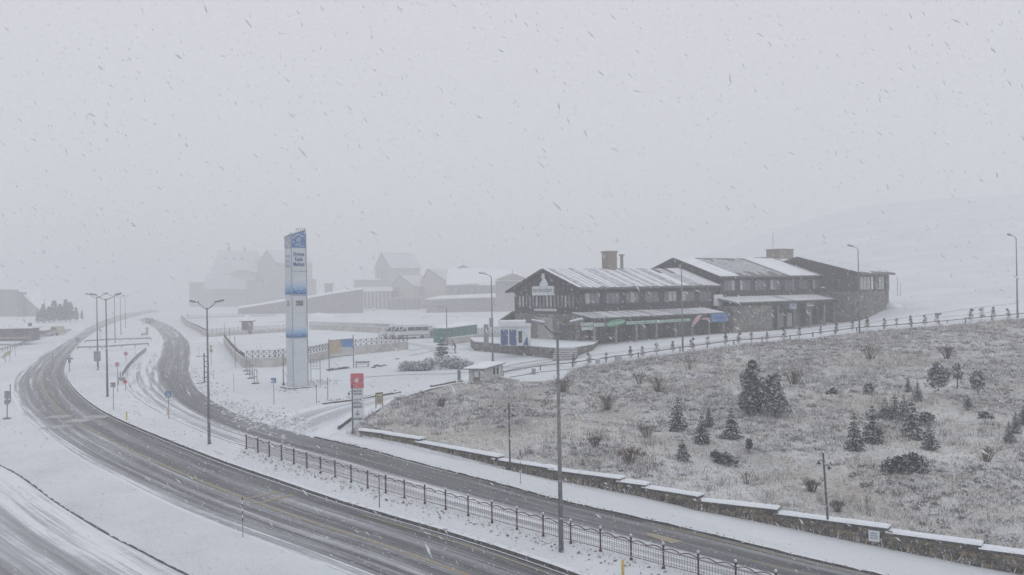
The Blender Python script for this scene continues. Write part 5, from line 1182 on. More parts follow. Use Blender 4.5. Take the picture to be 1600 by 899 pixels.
hill = ramp(t_, v, [(.52, 0), (.64, 1)]); sk = ramp(t_, mth(t_, 'ADD', sp.outputs[2], mth(t_, 'MULTIPLY', mth(t_, 'SUBTRACT', sp.outputs[0], .6), .3)), [(.50, 0), (.60, 1)])
n2 = noise_node(t_, 6, 4, .8); oc = mixc(t_, ramp(t_, n2.outputs[0], [(.38, 0), (.62, 1)]).outputs[0], (.34, .23, .12), (.52, .46, .36))
sk2 = mixc(t_, sk.outputs[0], (.46, .47, .50), (.10, .22, .46)); low = ramp(t_, sp.outputs[2], [(.10, 1), (.24, 0)])
c = mixc(t_, hill.outputs[0], oc, sk2); c = mixc(t_, low.outputs[0], c, (.52, .53, .55)); t_.links.new(c, b_.inputs['Base Color'])
MB().box(.12, bw - .1, -.06, -.0, bz(558), bz(533)).build('picture_panel', m, bt)
b = MB(); b.box(.08, bw - .06, -.02, .03, bz(533) + .004, bz(533) + .08); b.box(.08, bw - .06, -.02, .03, bz(558) - .08, bz(558) - .004); b.build('panel_frame', M_galv, bt)

# ------------------------------------------------------------------ white cabin, its wall and the snow ledge
ca = P(757.5, 606.5); s_ = SC(ca); cz = lambda y: (606.5 - y) / s_; cl_ = P(736, 606); cr_ = P(777, 602.5)
t = thing('guard_cabin', 'small white guard cabin with a sloping roof above the left end of the bank', 'cabin', ca)
fl = Vector((-1.55, 1.1, 0)); fr = Vector(((777 - 757.5) / s_ * 1.02, .9, 0)); hL, hR = cz(578), cz(571)
ml = Vector((-1.55, 1.2, 0)); mr = Vector((1.75, 1.15, 0)); bk_ = ml + mr
def wallp(a, c, ha_, hc_, m, name): 
    d = (c - a).normalized(); n = Vector((d.y, -d.x, 0)); b = MB(); b.prism([a + Vector((0, 0, -.4)), c + Vector((0, 0, -.4)), c + Vector((0, 0, hc_)), a + Vector((0, 0, ha_))], (0, 0, 0), n * -.08); return b.build(name, m, t)
o_ = Vector((0, 0, 0))
M_cab = mat('cabin_white', (.46, .47, .46), .6, .07, 1.5)
wallp(ml, o_, hL * .95, hL, M_cab, 'front_wall'); wallp(o_, mr, hL, hR, M_cab, 'side_wall'); wallp(mr, bk_, hR, hR * .97, M_cab, 'back_wall'); wallp(bk_, ml, hR * .97, hL * .95, M_cab, 'left_wall')
d = (o_ - ml).normalized(); n = Vector((d.y, -d.x, 0)); 
for x0, x1, z0, z1, m, nm in ((.62, .70, 0, hL * .93, M_frame, 'door_jamb'), (1.28, 1.36, 0, hL * .93, M_frame, 'door_jamb'), (.70, 1.28, .1, hL * .55, M_glass, 'door'), (.70, 1.28, hL * .58, hL * .9, M_white, 'door_pane')):
    b = MB(); a, c = ml + d * x0 + n * .05, ml + d * x1 + n * .05; b.prism([a + Vector((0, 0, z0)), c + Vector((0, 0, z0)), c + Vector((0, 0, z1)), a + Vector((0, 0, z1))], (0, 0, 0), n * -.05); b.build(nm, m, t)
d = (mr - o_).normalized(); n = Vector((d.y, -d.x, 0)); 
b = MB(); a, c = o_ + d * .85 + n * .03, o_ + d * 1.65 + n * .03; b.prism([a + Vector((0, 0, 1.15)), c + Vector((0, 0, 1.15)), c + Vector((0, 0, 1.95)), a + Vector((0, 0, 1.95))], (0, 0, 0), n * -.03); wf = b.build('window', M_white, t)
for x0, x1 in ((.93, 1.2), (1.32, 1.57)):
    b = MB(); a, c = o_ + d * x0 + n * .045, o_ + d * x1 + n * .045; b.prism([a + Vector((0, 0, 1.22)), c + Vector((0, 0, 1.22)), c + Vector((0, 0, 1.88)), a + Vector((0, 0, 1.88))], (0, 0, 0), n * -.02); b.build('pane', M_glassd, wf)
for k in range(1, 6):
    b = MB(); a = o_ + d * (.38 * k) + n * .012; b.box(-.01, .01, -.01, .01, .0, hL + (hR - hL) * k / 6); q = b.build('wall_joint', M_grey, t); q.location = a
b = MB(); e = [ml + Vector((-.55, -.1, hL * .97)), o_ + Vector((-.05, -.35, hL + .03)), mr + Vector((.25, -.05, hR + .04)), bk_ + Vector((-.3, .3, hR + .02))]; b.prism(e, (0, 0, 0), (0, 0, .07)); b.build('roof', M_frame, t)
b = MB(); b.prism([v + Vector((0, 0, .073)) for v in e], (0, 0, 0), (0, 0, .09)); b.build('roof_snow', M_rsnow, t)
wa, wb_ = P(777.5, 603), P(808, 611); t = thing('low_wall', 'low white wall with snow on top running right from the cabin', 'wall', wa); d = wb_ - wa; d.z = 0; n = Vector((-d.y, d.x, 0)).normalized() * .25
b = MB(); b.prism([Vector((0, 0, -.5)), d + Vector((0, 0, -.5)), d + n + Vector((0, 0, -.5)), n + Vector((0, 0, -.5))], (0, 0, 0), (0, 0, 1.35)); b.build('wall_section', M_cab, t); b = MB(); b.prism([Vector((0, 0, .853)), d + Vector((0, 0, .853)), d + n + Vector((0, 0, .853)), n + Vector((0, 0, .853))], (0, 0, 0), (0, 0, .08)); b.build('snow_cap', M_snow, t)
la, lb_ = P(806, 614.5), P(884, 606.5); t = thing('snow_ledge', 'snow covered ledge above a short dark stone wall right of the cabin', 'ledge', la); d = lb_ - la; d.z = 0; n = Vector((-d.y, d.x, 0)).normalized() * 2.6; lh_ = .62
b = MB(); q = [Vector((0, 0, -.8)), d + Vector((0, 0, -.8)), d + n + Vector((0, 0, -.8)), n + Vector((0, 0, -.8))]; b.prism(q, (0, 0, 0), (0, 0, .8 + lh_)); b.build('wall_section', M_stone, t); b = MB(); b.prism([v + Vector((0, 0, .803 + lh_)) for v in q], (0, 0, 0), (0, 0, .1)); b.build('snow_cap', M_snow, t)
# bollard on the kerb
p = P(717.5, 595); t = thing('kerb_bollard', 'stout grey bollard with light top at the end of the dark kerb', 'bollard', p); MB().tube([(0, 0, -.1), (0, 0, .95)], .17, 10).build('shaft', M_galv, t); MB().tube([(0, 0, .953), (0, 0, 1.15)], .18, 10).build('cap', M_grey, t)
strip_line(resample([P(*q) for q in ((505,632),(520,630),(548,627),(575,622),(600,618),(625,614))], .5), .35, .14, 'kerb', M_kerbd, jitter=.08, kind='structure')
strip_line(resample([P(*q) for q in ((674,605),(690,601.5),(705,598.5),(722,596.5))], .5), .35, .16, 'kerb', M_kerbd, jitter=.03, kind='structure')
strip_line(resample([P(*q) for q in ((529,672),(540,664),(549,657)) ], .4), .12, .3, 'kerb', M_kerbd, jitter=.03, kind='structure')
# stone edge of the bank beside the drive
eg = [P(*q) for q in ((556,664),(575,651),(592,641),(612,630),(640,620),(670,611),(700,605),(737,601.5))]
mb = MB(); 
t = thing('bank_edge_wall', 'low rubble edging with snow strip along the drive side of the bank', 'wall', eg[0])
for a, c in zip(eg[:-1], eg[1:]):
    a0, c0 = a - eg[0], c - eg[0]; d = c0 - a0; n = Vector((-d.y, d.x, 0)).normalized() * -.32
    b = MB(); q = [a0, c0, c0 + n, a0 + n]; b.prism([v + Vector((0, 0, -.5)) for v in q], (0, 0, 0), (0, 0, .72)); b.build('wall_section', M_stone, t)
    b = MB(); b.prism([v + Vector((0, 0, .223)) for v in q], (0, 0, 0), (0, 0, .06)); b.build('snow_cap', M_snow, t)

# ------------------------------------------------------------------ parapet with rail and little conifers
t = thing('parapet_wall', 'long low parapet edging between the lodge drive and the scrub bank', 'parapet', PAR[0])
pr_ = resample(PAR, 2.2)
for a, c in zip(pr_[:-1], pr_[1:]):
    a0, c0 = a - PAR[0], c - PAR[0]; d = c0 - a0; n = Vector((-d.y, d.x, 0)).normalized() * .35
    b = MB(); q = [a0, c0, c0 + n, a0 + n]; b.prism([v + Vector((0, 0, -1.3)) for v in q], (0, 0, 0), (0, 0, 1.36)); b.build('wall_section', M_stone, t)
    b = MB(); b.prism([v + Vector((0, 0, .063)) for v in q], (0, 0, 0), (0, 0, .07)); b.build('snow_cap', M_snow, t)
t = thing('rail_fence', 'weathered single-rail fence running along the parapet above the bank', 'fence', PAR[0])
rl = resample([p + Vector((0, 1.3, 0)) for p in PAR], 3.2); 
for i, p in enumerate(rl):
    z = H(p.x, p.y); q = Vector((p.x, p.y, z)) - PAR[0]; MB().box(-.06, .06, -.06, .06, -.1, .62 + random.uniform(-.05, .08)).build('post', M_wood, t).location = q
    if i:
        b = MB(); b.beam(pq_ + Vector((0, 0, .52)), q + Vector((0, 0, .52)), .09, .11); b.build('rail', M_wood, t)
    pq_ = q
def needle_cone(name, h, r, m, n=220, top=.0, dens=1.0, droop=.25, wd=.12, seed=0, sq=1.0):
    """many small drooping sprays around a leader"""
    rr = random.Random(seed); b = MB()
    lev = max(5, int(h / .17))
    for l in range(lev):
        z = h * (top + (1 - top) * (l + rr.random() * .6) / lev) ; rad = r * (1 - z / h) ** sq * rr.uniform(.85, 1.15) + .03 * h * .3
        nb = max(4, int(11 * dens * (1 - z / h) + 4)); a0 = rr.random() * 6
        for k in range(nb):
            a = a0 + 2 * math.pi * k / nb + rr.uniform(-.25, .25); L = rad * rr.uniform(.65, 1.12)
            segs_ = max(2, int(L / (wd * 1.3)))
            d = Vector((math.cos(a), math.sin(a), 0)); s = Vector((-d.y, d.x, 0))
            for q in range(segs_):
                t0, t1 = q / segs_, (q + 1) / segs_ + .1
                p0 = d * L * t0 + Vector((0, 0, z - droop * L * t0 + rr.uniform(-.02, .02))); p1 = d * L * t1 + Vector((0, 0, z - droop * L * t1 * 1.1 + rr.uniform(-.03, .03)))
                w_ = wd * (1 - .45 * t0) * rr.uniform(.7, 1.3); tw = rr.uniform(-.06, .06)
                b.add([p0 - s * w_ * .5, p1 + s * (w_ * .9) + Vector((0, 0, -w_ * .5 + tw)), p1 + d * w_ * .7, p1 - s * (w_ * .9) + Vector((0, 0, -w_ * .5 - tw)), p0 + s * w_ * .5], [(0, 3, 2), (0, 2, 4), (4, 2, 1)])
    return b.mesh(name, m)
def cloud_mesh(name, m, blobs, n, leaf, seed=0):
    """leaf clumps spread through an uneven set of lobes"""
    rr = random.Random(seed); b = MB()
    for _ in range(n):
        c, r = rr.choice(blobs); v = Vector((rr.gauss(0, 1), rr.gauss(0, 1), rr.gauss(0, 1))).normalized() * r * (rr.random() ** .35); p = Vector(c) + v
        if p.z < .02: continue
        u = Vector((rr.gauss(0, 1), rr.gauss(0, 1), rr.gauss(0, .6))).normalized(); w_ = u.cross(Vector((0, 0, 1))).normalized() if abs(u.z) < .99 else Vector((1, 0, 0)); s = leaf * rr.uniform(.6, 1.4); k = Vector((0, 0, rr.uniform(.2, .6) * s))
        b.add([p - u * s - w_ * s * .4, p + u * s * .2 + w_ * s * .7, p + u * s + k, p - u * s * .1 - w_ * s * .7 + k], [(0, 1, 2), (0, 2, 3)])
    return b.mesh(name, m)
TR = {}
for k in range(4):
    TR['spruce%d' % k] = (needle_cone('crown', 2.6, .85, M_spruce, seed=k, dens=1.3, wd=.12, droop=.28, sq=.9), 2.6)
def tree(name, label, cat, kind, px, py, hpx, group=None, wf=1.0, onbank=True, trunk=.05, lean=0, lift=0.0):
    me_, h0 = TR[kind]; p = PB(px, py) if onbank else P(px, py); p.z += lift; h = hpx / SC(p); s = h / h0
    t = thing(name, label, cat, p, 0 if kind == 'wide' else random.random() * 6, group); t.rotation_euler[0] = lean
    o = link('crown', me_, t); o.scale = (s * wf, s * wf, s)
    b = MB(); b.tube([(0, 0, -.2), (0, 0, h * .55), (0, 0, h * .97)], [trunk, trunk * .6, .012], 6); b.build('trunk', M_trunk, t); return t
SPR = [(1059,672,50,'spruce standing alone at the left of the bank',1.1),(1097,692,46,'slim spruce just right of the leftmost spruce',.9),(1108,665,28,'small spruce half hidden behind the slim spruce',1.),(1143,684,46,'tiered spruce left of the big rounded pines',1.05),(1067,720,34,'low loose young spruce below the leftmost spruce',1.25),
 (1335,702,56,'narrow spruce, leftmost of the pair above the lamp post',.85),(1364,692,58,'broad spruce beside the narrow spruce',1.05),(1426,686,62,'tallest snowy spruce in the cluster on the right of the bank',.95),(1453,704,42,'dense dark young spruce below the tallest spruce',1.1),
 (1434,624,28,'small spruce behind the fir thicket, nearer its tip',.9),(1419,612,22,'tiny spruce behind the fir thicket, farther up',1.),(1577,687,28,'small spruce near the right edge, front one of two',1.),(1587,676,32,'small spruce near the right edge, rear one of two',.9),(1512,635,18,'stubby little spruce below the round pines',1.3),(1399,655,38,'spruce at the left side of the fir thicket',1.2),(1383,652,30,'low spruce at the far left of the fir thicket',1.3),(1413,652,34,'spruce in the middle of the fir thicket',1.1),(1599,660,26,'little spruce cut by the right frame edge',1.)]
for k, (px, py, hp, lb, wf) in enumerate(SPR): tree('spruce_tree', 'snow-dusted ' + lb, 'spruce', 'spruce%d' % (k % 4), px, py, hp * 1.05, 'young spruces on the bank', wf)
TR['pine0'] = (cloud_mesh('crown', M_pine, [((0,0,1.0),1.15),((.2,.1,1.9),.95),((-.35,0,2.5),.8),((.1,0,3.1),.6),((-.7,0,.9),.8),((.7,0,.9),.8),((0,0,3.6),.3)], 5200, .13, 1), 3.9)
TR['pine1'] = (cloud_mesh('crown', M_pine, [((0,0,.9),1.1),((.3,.1,1.7),.9),((.5,0,2.2),.7),((.1,0,2.7),.55),((-.5,0,.9),.8)], 3800, .13, 2), 3.2)
TR['pine2'] = (cloud_mesh('crown', M_pine, [((0,0,.8),.9),((-.4,.1,1.3),.6),((.5,0,1.2),.6),((0,0,1.8),.6)], 1500, .15, 3), 2.3)
TR['pine3'] = (cloud_mesh('crown', M_pine, [((0,0,1.35),.6),((-.4,.1,1.2),.4),((.4,0,1.5),.4),((0,0,2.0),.42)], 1100, .15, 4), 2.5)
TR['low'] = (cloud_mesh('crown', M_spruce, [((0,0,.3),.5),((-.5,.1,.25),.4),((.5,0,.3),.4),((.1,0,.6),.35)], 420, .12, 5), .9)
TR['wide'] = (cloud_mesh('crown', M_spruce, [((0,0,.5),.8),((-1.2,.1,.4),.7),((1.1,0,.5),.8),((.5,0,.9),.6),((-.6,0,.8),.5)], 1500, .13, 6), 1.5)
tree('pine_tree', 'large rounded dark pine in the middle of the bank, left and taller of two', 'pine', 'pine0', 1176, 646, 82, 'rounded pines', .82)
tree('pine_tree', 'rounded dark pine touching the taller one on its right', 'pine', 'pine1', 1211, 647, 62, 'rounded pines', 1.0)
tree('pine_tree', 'bushy round pine at upper right of the bank, leftmost of three', 'pine', 'pine2', 1466, 607, 38, None, 1.0); tree('pine_tree', 'pale pine with bare trunk showing between the two bushy round ones', 'pine', 'pine3', 1496, 603, 34, None, 1.1, trunk=.06); tree('pine_tree', 'bushy round pine at upper right of the bank, rightmost of three', 'pine', 'pine2', 1528, 611, 31, None, .9)
for px, py, hp, kd, lb, wf in ((1416,738,30,'wide','broad dark juniper thicket low on the bank',1.0),(1134,724,17,'low','low snow-laden evergreen clump below the tiered spruce',1.3),(1119,716,13,'low','tiny evergreen tuft left of the low evergreen clump',.8),(1170,703,17,'low','small dark shrub between the tiered spruce and the lamp post',.7),(1357,614,14,'low','tiny dark shrub above the narrow spruce',1.),(1300,617,10,'low','faint low shrub left of the tiny dark shrub',1.),(1540,655,12,'low','faint dark tuft right of the stubby spruce',1.),(1447,660,16,'low','dark tuft at the right of the fir thicket',1.2)):
    tree('evergreen_shrub', lb, 'shrub', kd, px, py, hp, None, wf, trunk=.02)
def bare(label, px, py, hpx, n, seed, red=False, onbank=True):
    rr = random.Random(seed); p = PB(px, py) if onbank else P(px, py); h = hpx / SC(p); b = MB()
    for _ in range(int(n * 1.6)):
        a = rr.uniform(0, 6.3); l = rr.uniform(.1, .95); x, y = math.cos(a) * l * h, math.sin(a) * l * h; q0 = Vector((x * .25, y * .25, -.05)); q1 = Vector((x * .6, y * .6, h * .55)); q2 = Vector((x, y, h * rr.uniform(.35, 1.0))); b.tube([q0, q1, q2], [.016, .010, .004], 3, False)
        for _k in range(6):
            t_ = rr.random(); s = q1.lerp(q2, t_); b.tube([s, s + Vector((rr.uniform(-.15, .15), rr.uniform(-.15, .15), rr.uniform(.05, .2)))], [.01, .005], 3, False)
    o = b.build('bare_shrub', mat('red_twig', (.13, .075, .065), .8, .3, 5) if red else M_twig); o.location = p; return tag(o, label, 'shrub')
for k, (px, py, hp, n, lb, rd_) in enumerate(((983,724,26,40,'reddish bare shrub above the middle of the stone wall',True),(1012,684,24,26,'thin bare shrub left of the leftmost spruce',False),(1168,757,20,9,'few dark bare stems above the wall, left of the lamp post',False),(1078,577,22,16,'red-tinged bare shrub just below the parapet',True),(948,640,26,40,'frosted bare shrub high on the left of the bank',False),(1268,768,20,30,'bare tangled shrub beside the black lamp post',False),(1540,720,24,24,'sprawling bare shrub at the right of the bank',False),(930,700,22,30,'frosted bare shrub right of the tall street lamp',False),(1310,800,18,20,'bare shrub just above the wall beside the lamp post',False),(880,612,26,40,'frosted bare shrub beside the snow ledge',False),(1240,600,26,36,'frosted bare shrub right of the big pines',False),(1030,612,28,40,'frosted bare shrub on the upper left bank',False),(1360,560,22,30,'frosted bare shrub below the parapet bend',False),(1480,560,22,30,'frosted bare shrub near the snow mound by the parapet',False),(690,636,16,20,'bare shrub at the left tip of the bank',False),(1000,600,20,24,'small frosted shrub under the parapet, left part',False))):
    bare(lb, px, py, hp, n, k, rd_)
M_cyp = foliage('cypress_needles', (.05, .055, .045), (.09, .088, .075), .28)
TR['cyp0'] = (cloud_mesh('crown', M_cyp, [((0,0,.35),.24),((0,0,.7),.17),((0,0,1.0),.09)], 170, .075, 11), 1.1); TR['cyp1'] = (cloud_mesh('crown', M_cyp, [((0,0,.3),.28),((.1,0,.6),.2),((-.06,0,.9),.13)], 150, .08, 12), 1.05); TR['cyp2'] = (cloud_mesh('crown', M_twig, [((0,0,.4),.25),((0,0,.8),.2)], 110, .07, 13), 1.0)
cx = [896.5,920,947.4,985,1004,1026,1051,1082,1106,1134,1155,1174,1198.6,1225,1249,1282.5,1307,1332,1355,1382,1401,1423,1445,1464,1480,1517.5,1534,1552,1575]
for k, x in enumerate(cx):
    yb = np.interp(x, [q[0] for q in par_px], [q[1] for q in par_px]) - 4; hp = random.uniform(14, 20) if k not in (24,) else 6
    tree('young_conifer', '%s little snow-dusted conifer from the left along the parapet rail' % ordn(k), 'young conifer', 'cyp%d' % (k % 3), x, yb, hp, 'little conifers along the parapet', 1.0, onbank=False, trunk=.03)
for k, (x, y, w_, h_, lb) in enumerate(((834,585,5,9,'small grey waste bin behind the snow ledge'),(934,570.5,6,9,'small pale box on the parapet snow, left one'),(966,564,10,9,'larger pale box on the parapet snow, right one'))):
    p = P(x, y); s_ = SC(p); t = thing('roadside_box', lb, 'box', p, R(10)); MB().box(-w_/2/s_, w_/2/s_, -.2, .2, -.1, h_/s_).build('body', M_grey if k == 0 else mat('pale_box', (.36, .37, .40), .6, .1), t); MB().box(-w_/2/s_ - .02, w_/2/s_ + .02, -.22, .22, h_/s_ + .003, h_/s_ + .07).build('snow_cap', M_snow, t)
p = P(1466, 498); t = thing('small_sign', 'tiny dark sign plate on a short post in the snow beyond the rail', 'sign', p); MB().box(-.45, .45, -.03, .03, .5, .72).build('plate', M_frame, t); MB().box(-.04, .04, -.03, .03, 0, .5).build('post', M_wood, t)
t = thing('wall_notice', 'small white notice plate with blue print fixed to the stone wall', 'notice', wall_at(1366) + Vector((0, -.10, .33)), math.atan2(wall_at(1380).y - wall_at(1350).y, wall_at(1380).x - wall_at(1350).x))
MB().box(-.24, .24, -.03, .03, -.12, .38).build('plate', M_signw, t)
for k, tx in enumerate(('DİKKAT', 'YAYA YOLU', 'KAYAR')): text('lettering', tx, .07, M_navy, t, (0, -.035, .26 - .11 * k), width=.28 if k != 1 else .34)
# mounds of snow
def mound(label, px, py, w_, h_, d_, seed=0):
    p = P(px, py); s_ = SC(p); b = MB(); b.sphere((0, 0, 0), 1, 16, 10); rr = random.Random(seed)
    b.v = [(x * w_/2/s_ * (1 + .2 * math.sin(5 * y + seed)), y * d_, z * h_/s_ * (1 + .25 * math.sin(4 * x + seed))) for x, y, z in b.v]; o = b.build('snow_mound', M_snow, None, True); o.location = p; return tag(o, label, 'snow mound')
mound('low snow mound by the parapet near the right, larger one', 1478, 519, 30, 6, 1.5, 1); mound('low snow mound by the parapet near the right, smaller one', 1518, 512, 22, 6, 1.2, 2)
mound('snow heap against the right end of the lodge', 1394, 480, 24, 7, 2.0, 3); mound('distant snow heap behind the pylon in the parking lot', 505, 497, 40, 8, 4, 4)

# ------------------------------------------------------------------ island with juniper, fir tree and skier
jp = P(683, 577); s_ = SC(jp)
t = thing('juniper_bed', 'wide low juniper bed crusted with snow on the roundabout', 'juniper bed', jp)
b = MB(); b.sphere((0, 0, 0), 1, 20, 8); b.v = [(x * 50 / s_, 2.2 + y * 2.6, z * 17 / s_) for x, y, z in b.v]; b.build('snow_mound', M_snow, t, True)
bl = []
for k in range(75):
    a = random.random(); x = -52 + 104 * a; zc_ = 6 + 11 * max(0, 1 - abs(x - 12) / 42); bl.append(((x / s_, random.uniform(-.9, 1.2) + (0 if zc_ < 10 else .5), zc_ * random.uniform(.35, .8) / s_), random.uniform(.45, .8)))
link('foliage', cloud_mesh('foliage', M_juniper, bl, 15000, .10, 8), t)
fp = P(690, 566); TR['fir'] = (needle_cone('crown', 2.9, 1.25, M_spruce, seed=40, dens=1.2, wd=.16, droop=.12, sq=.85), 2.9)
tree('fir_tree', 'open-branched snowy fir tree standing on the juniper bed', 'fir', 'fir', 690.5, 570, 43, None, 1.0, onbank=False, trunk=.07)
# person on skis
kp = P(712, 552); kh_ = 19.5 / SC(kp)
def person(label, loc, h, rz):
    t = thing('person', label, 'person', loc, rz); k = h / 1.62
    J = {'pel': (0, 0, .82), 'sp': (.10, 0, 1.05), 'ch': (.22, 0, 1.26), 'nk': (.31, 0, 1.40), 'hd': (.36, 0, 1.50), 'ht': (.38, 0, 1.62), 'hl': (.0, .11, .80), 'kl': (.17, .13, .47), 'al': (-.02, .14, .08), 'tl': (.16, .14, .05), 'hr': (.0, -.11, .80), 'kr': (.12, -.13, .46), 'ar': (-.08, -.14, .08), 'tr': (.10, -.14, .05), 'sl': (.22, .19, 1.31), 'el': (.30, .30, 1.06), 'wl': (.52, .28, 1.05), 'sr': (.22, -.19, 1.31), 'er': (.30, -.30, 1.06), 'wr': (.52, -.28, 1.05)}
    RD = {'pel': .15, 'sp': .14, 'ch': .17, 'nk': .06, 'hd': .10, 'ht': .07, 'hl': .10, 'kl': .075, 'al': .06, 'tl': .045, 'hr': .10, 'kr': .075, 'ar': .06, 'tr': .045, 'sl': .075, 'el': .055, 'wl': .04, 'sr': .075, 'er': .055, 'wr': .04}
    E = [('pel','sp'),('sp','ch'),('ch','nk'),('nk','hd'),('hd','ht'),('pel','hl'),('hl','kl'),('kl','al'),('al','tl'),('pel','hr'),('hr','kr'),('kr','ar'),('ar','tr'),('ch','sl'),('sl','el'),('el','wl'),('ch','sr'),('sr','er'),('er','wr')]
    names = list(J); co = [Vector(J[n]) * k for n in names]; E2 = [(names.index(a), names.index(c)) for a, c in E]; rad = {i: RD[n] * k for i, n in enumerate(names)}
    for wn, sg in (('wl', 1), ('wr', -1)):
        w0 = Vector(J[wn]); 
        palm = len(co); co.append((w0 + Vector((.07, 0, 0))) * k); rad[palm] = .035 * k; E2.append((names.index(wn), palm))
        for f in range(4):
            base = palm; L = (.05, .057, .053, .042)[f]; o_ = (f - 1.5) * .02
            q1 = len(co); co.append((w0 + Vector((.07 + L * .6, o_, .0))) * k); rad[q1] = .010 * k; q2 = len(co); co.append((w0 + Vector((.07 + L * .8, o_, -.035))) * k); rad[q2] = .009 * k; E2 += [(palm, q1), (q1, q2)]
        q1 = len(co); co.append((w0 + Vector((.05, -sg * .05, .0))) * k); rad[q1] = .012 * k; E2.append((names.index(wn), q1))
    me = bpy.data.meshes.new('body'); me.from_pydata(co, E2, []); me.materials.append(mat('dark_ski_suit', (.09, .085, .11), .8, .4, 6, snow=.25)); o = link('body', me, t)
    sk = o.modifiers.new('skin', 'SKIN'); lay = me.skin_vertices[0] if me.skin_vertices else None
    if lay is None:
        bm = bmesh.new(); bm.from_mesh(me); bm.verts.layers.skin.verify(); bm.to_mesh(me); bm.free(); lay = me.skin_vertices[0]
    for i, v in enumerate(lay.data): v.radius = (rad[i], rad[i]); v.use_root = (i == 0)
    sb = o.modifiers.new('sub', 'SUBSURF'); sb.levels = 1; sb.render_levels = 2
    MB().sphere(Vector((.37, 0, 1.58)) * k, .105 * k, 10, 8).build('cap', M_black, t, True)
    b = MB(); b.sphere(Vector((.43, 0, 1.53)) * k, .072 * k, 10, 8, (.6, .9, 1.15)); b.sphere(Vector((.485, 0, 1.53)) * k, .017 * k, 6, 4); b.build('face', mat('skin', (.42, .27, .21), .6), t, True)
    for s in (.14, -.14): MB().box(-.75 * k, .85 * k, s * k - .04, s * k + .04, .0, .025).build('ski', M_red if False else M_grime, t)
    for s in (.28, -.28): MB().beam(Vector((.60, s, 1.08)) * k, Vector((.25, s * 1.2, .02)) * k, .02).build('ski_pole', M_black, t)
    return t
person('person in dark clothing bending forward on skis behind the juniper bed', kp, kh_, R(200))
# bench, logs and stones near the billboard
p = P(566, 573.5); s_ = SC(p); t = thing('bench', 'low dark bench with snow on its seat, right of the billboard', 'bench', p, R(8)); w_ = 11.5 / s_
for x in (-w_ * .8, w_ * .8): MB().box(x - .05, x + .05, -.2, .2, -.05, .32).build('leg', M_frame, t)
for k in range(3): MB().box(-w_, w_, -.24 + .165 * k, -.09 + .165 * k, .32, .38).build('slat', M_wood, t)
MB().box(-w_, w_, .27, .32, .45, .62).build('backrest', M_wood, t); MB().box(-w_ + .02, w_ - .02, -.22, .23, .383, .45).build('snow_cap', M_snow, t)
for lb, x0, y0, x1, y1 in (('dark log lying in the snow, left end under the billboard', 511, 579.5, 528, 578), ('dark snow-topped log under the billboard, right one', 529, 577.5, 545, 575.5)):
    a, c = P(x0, y0), P(x1, y1); d = c - a; b = MB(); b.tube([(0, 0, .1), tuple(d * .5 + Vector((0, 0, .16))), tuple(d + Vector((0, 0, .1)))], [.16, .2, .15], 8); o = b.build('fallen_log', mat('log_bark', (.10, .09, .08), .9, .3, 6, snow=.35)); o.location = a; tag(o, lb, 'log')
for k, (x, y, r) in enumerate(((584,575,.22),(589,572.5,.3),(595,573,.25),(601,571.5,.2),(621,561.5,.2))):
    p = P(x, y); b = MB(); b.sphere((0, 0, 0), r, 8, 6, (1.5, 1, .6)); b.v = [(vx * random.uniform(.85, 1.15), vy, vz * random.uniform(.8, 1.2)) for vx, vy, vz in b.v]; o = b.build('rock', M_stonep[1]); o.location = p; tag(o, ['leftmost', 'largest', 'third', 'fourth', 'lone rightmost'][k] + ' dark rock in the snow between bench and juniper bed', 'rock')

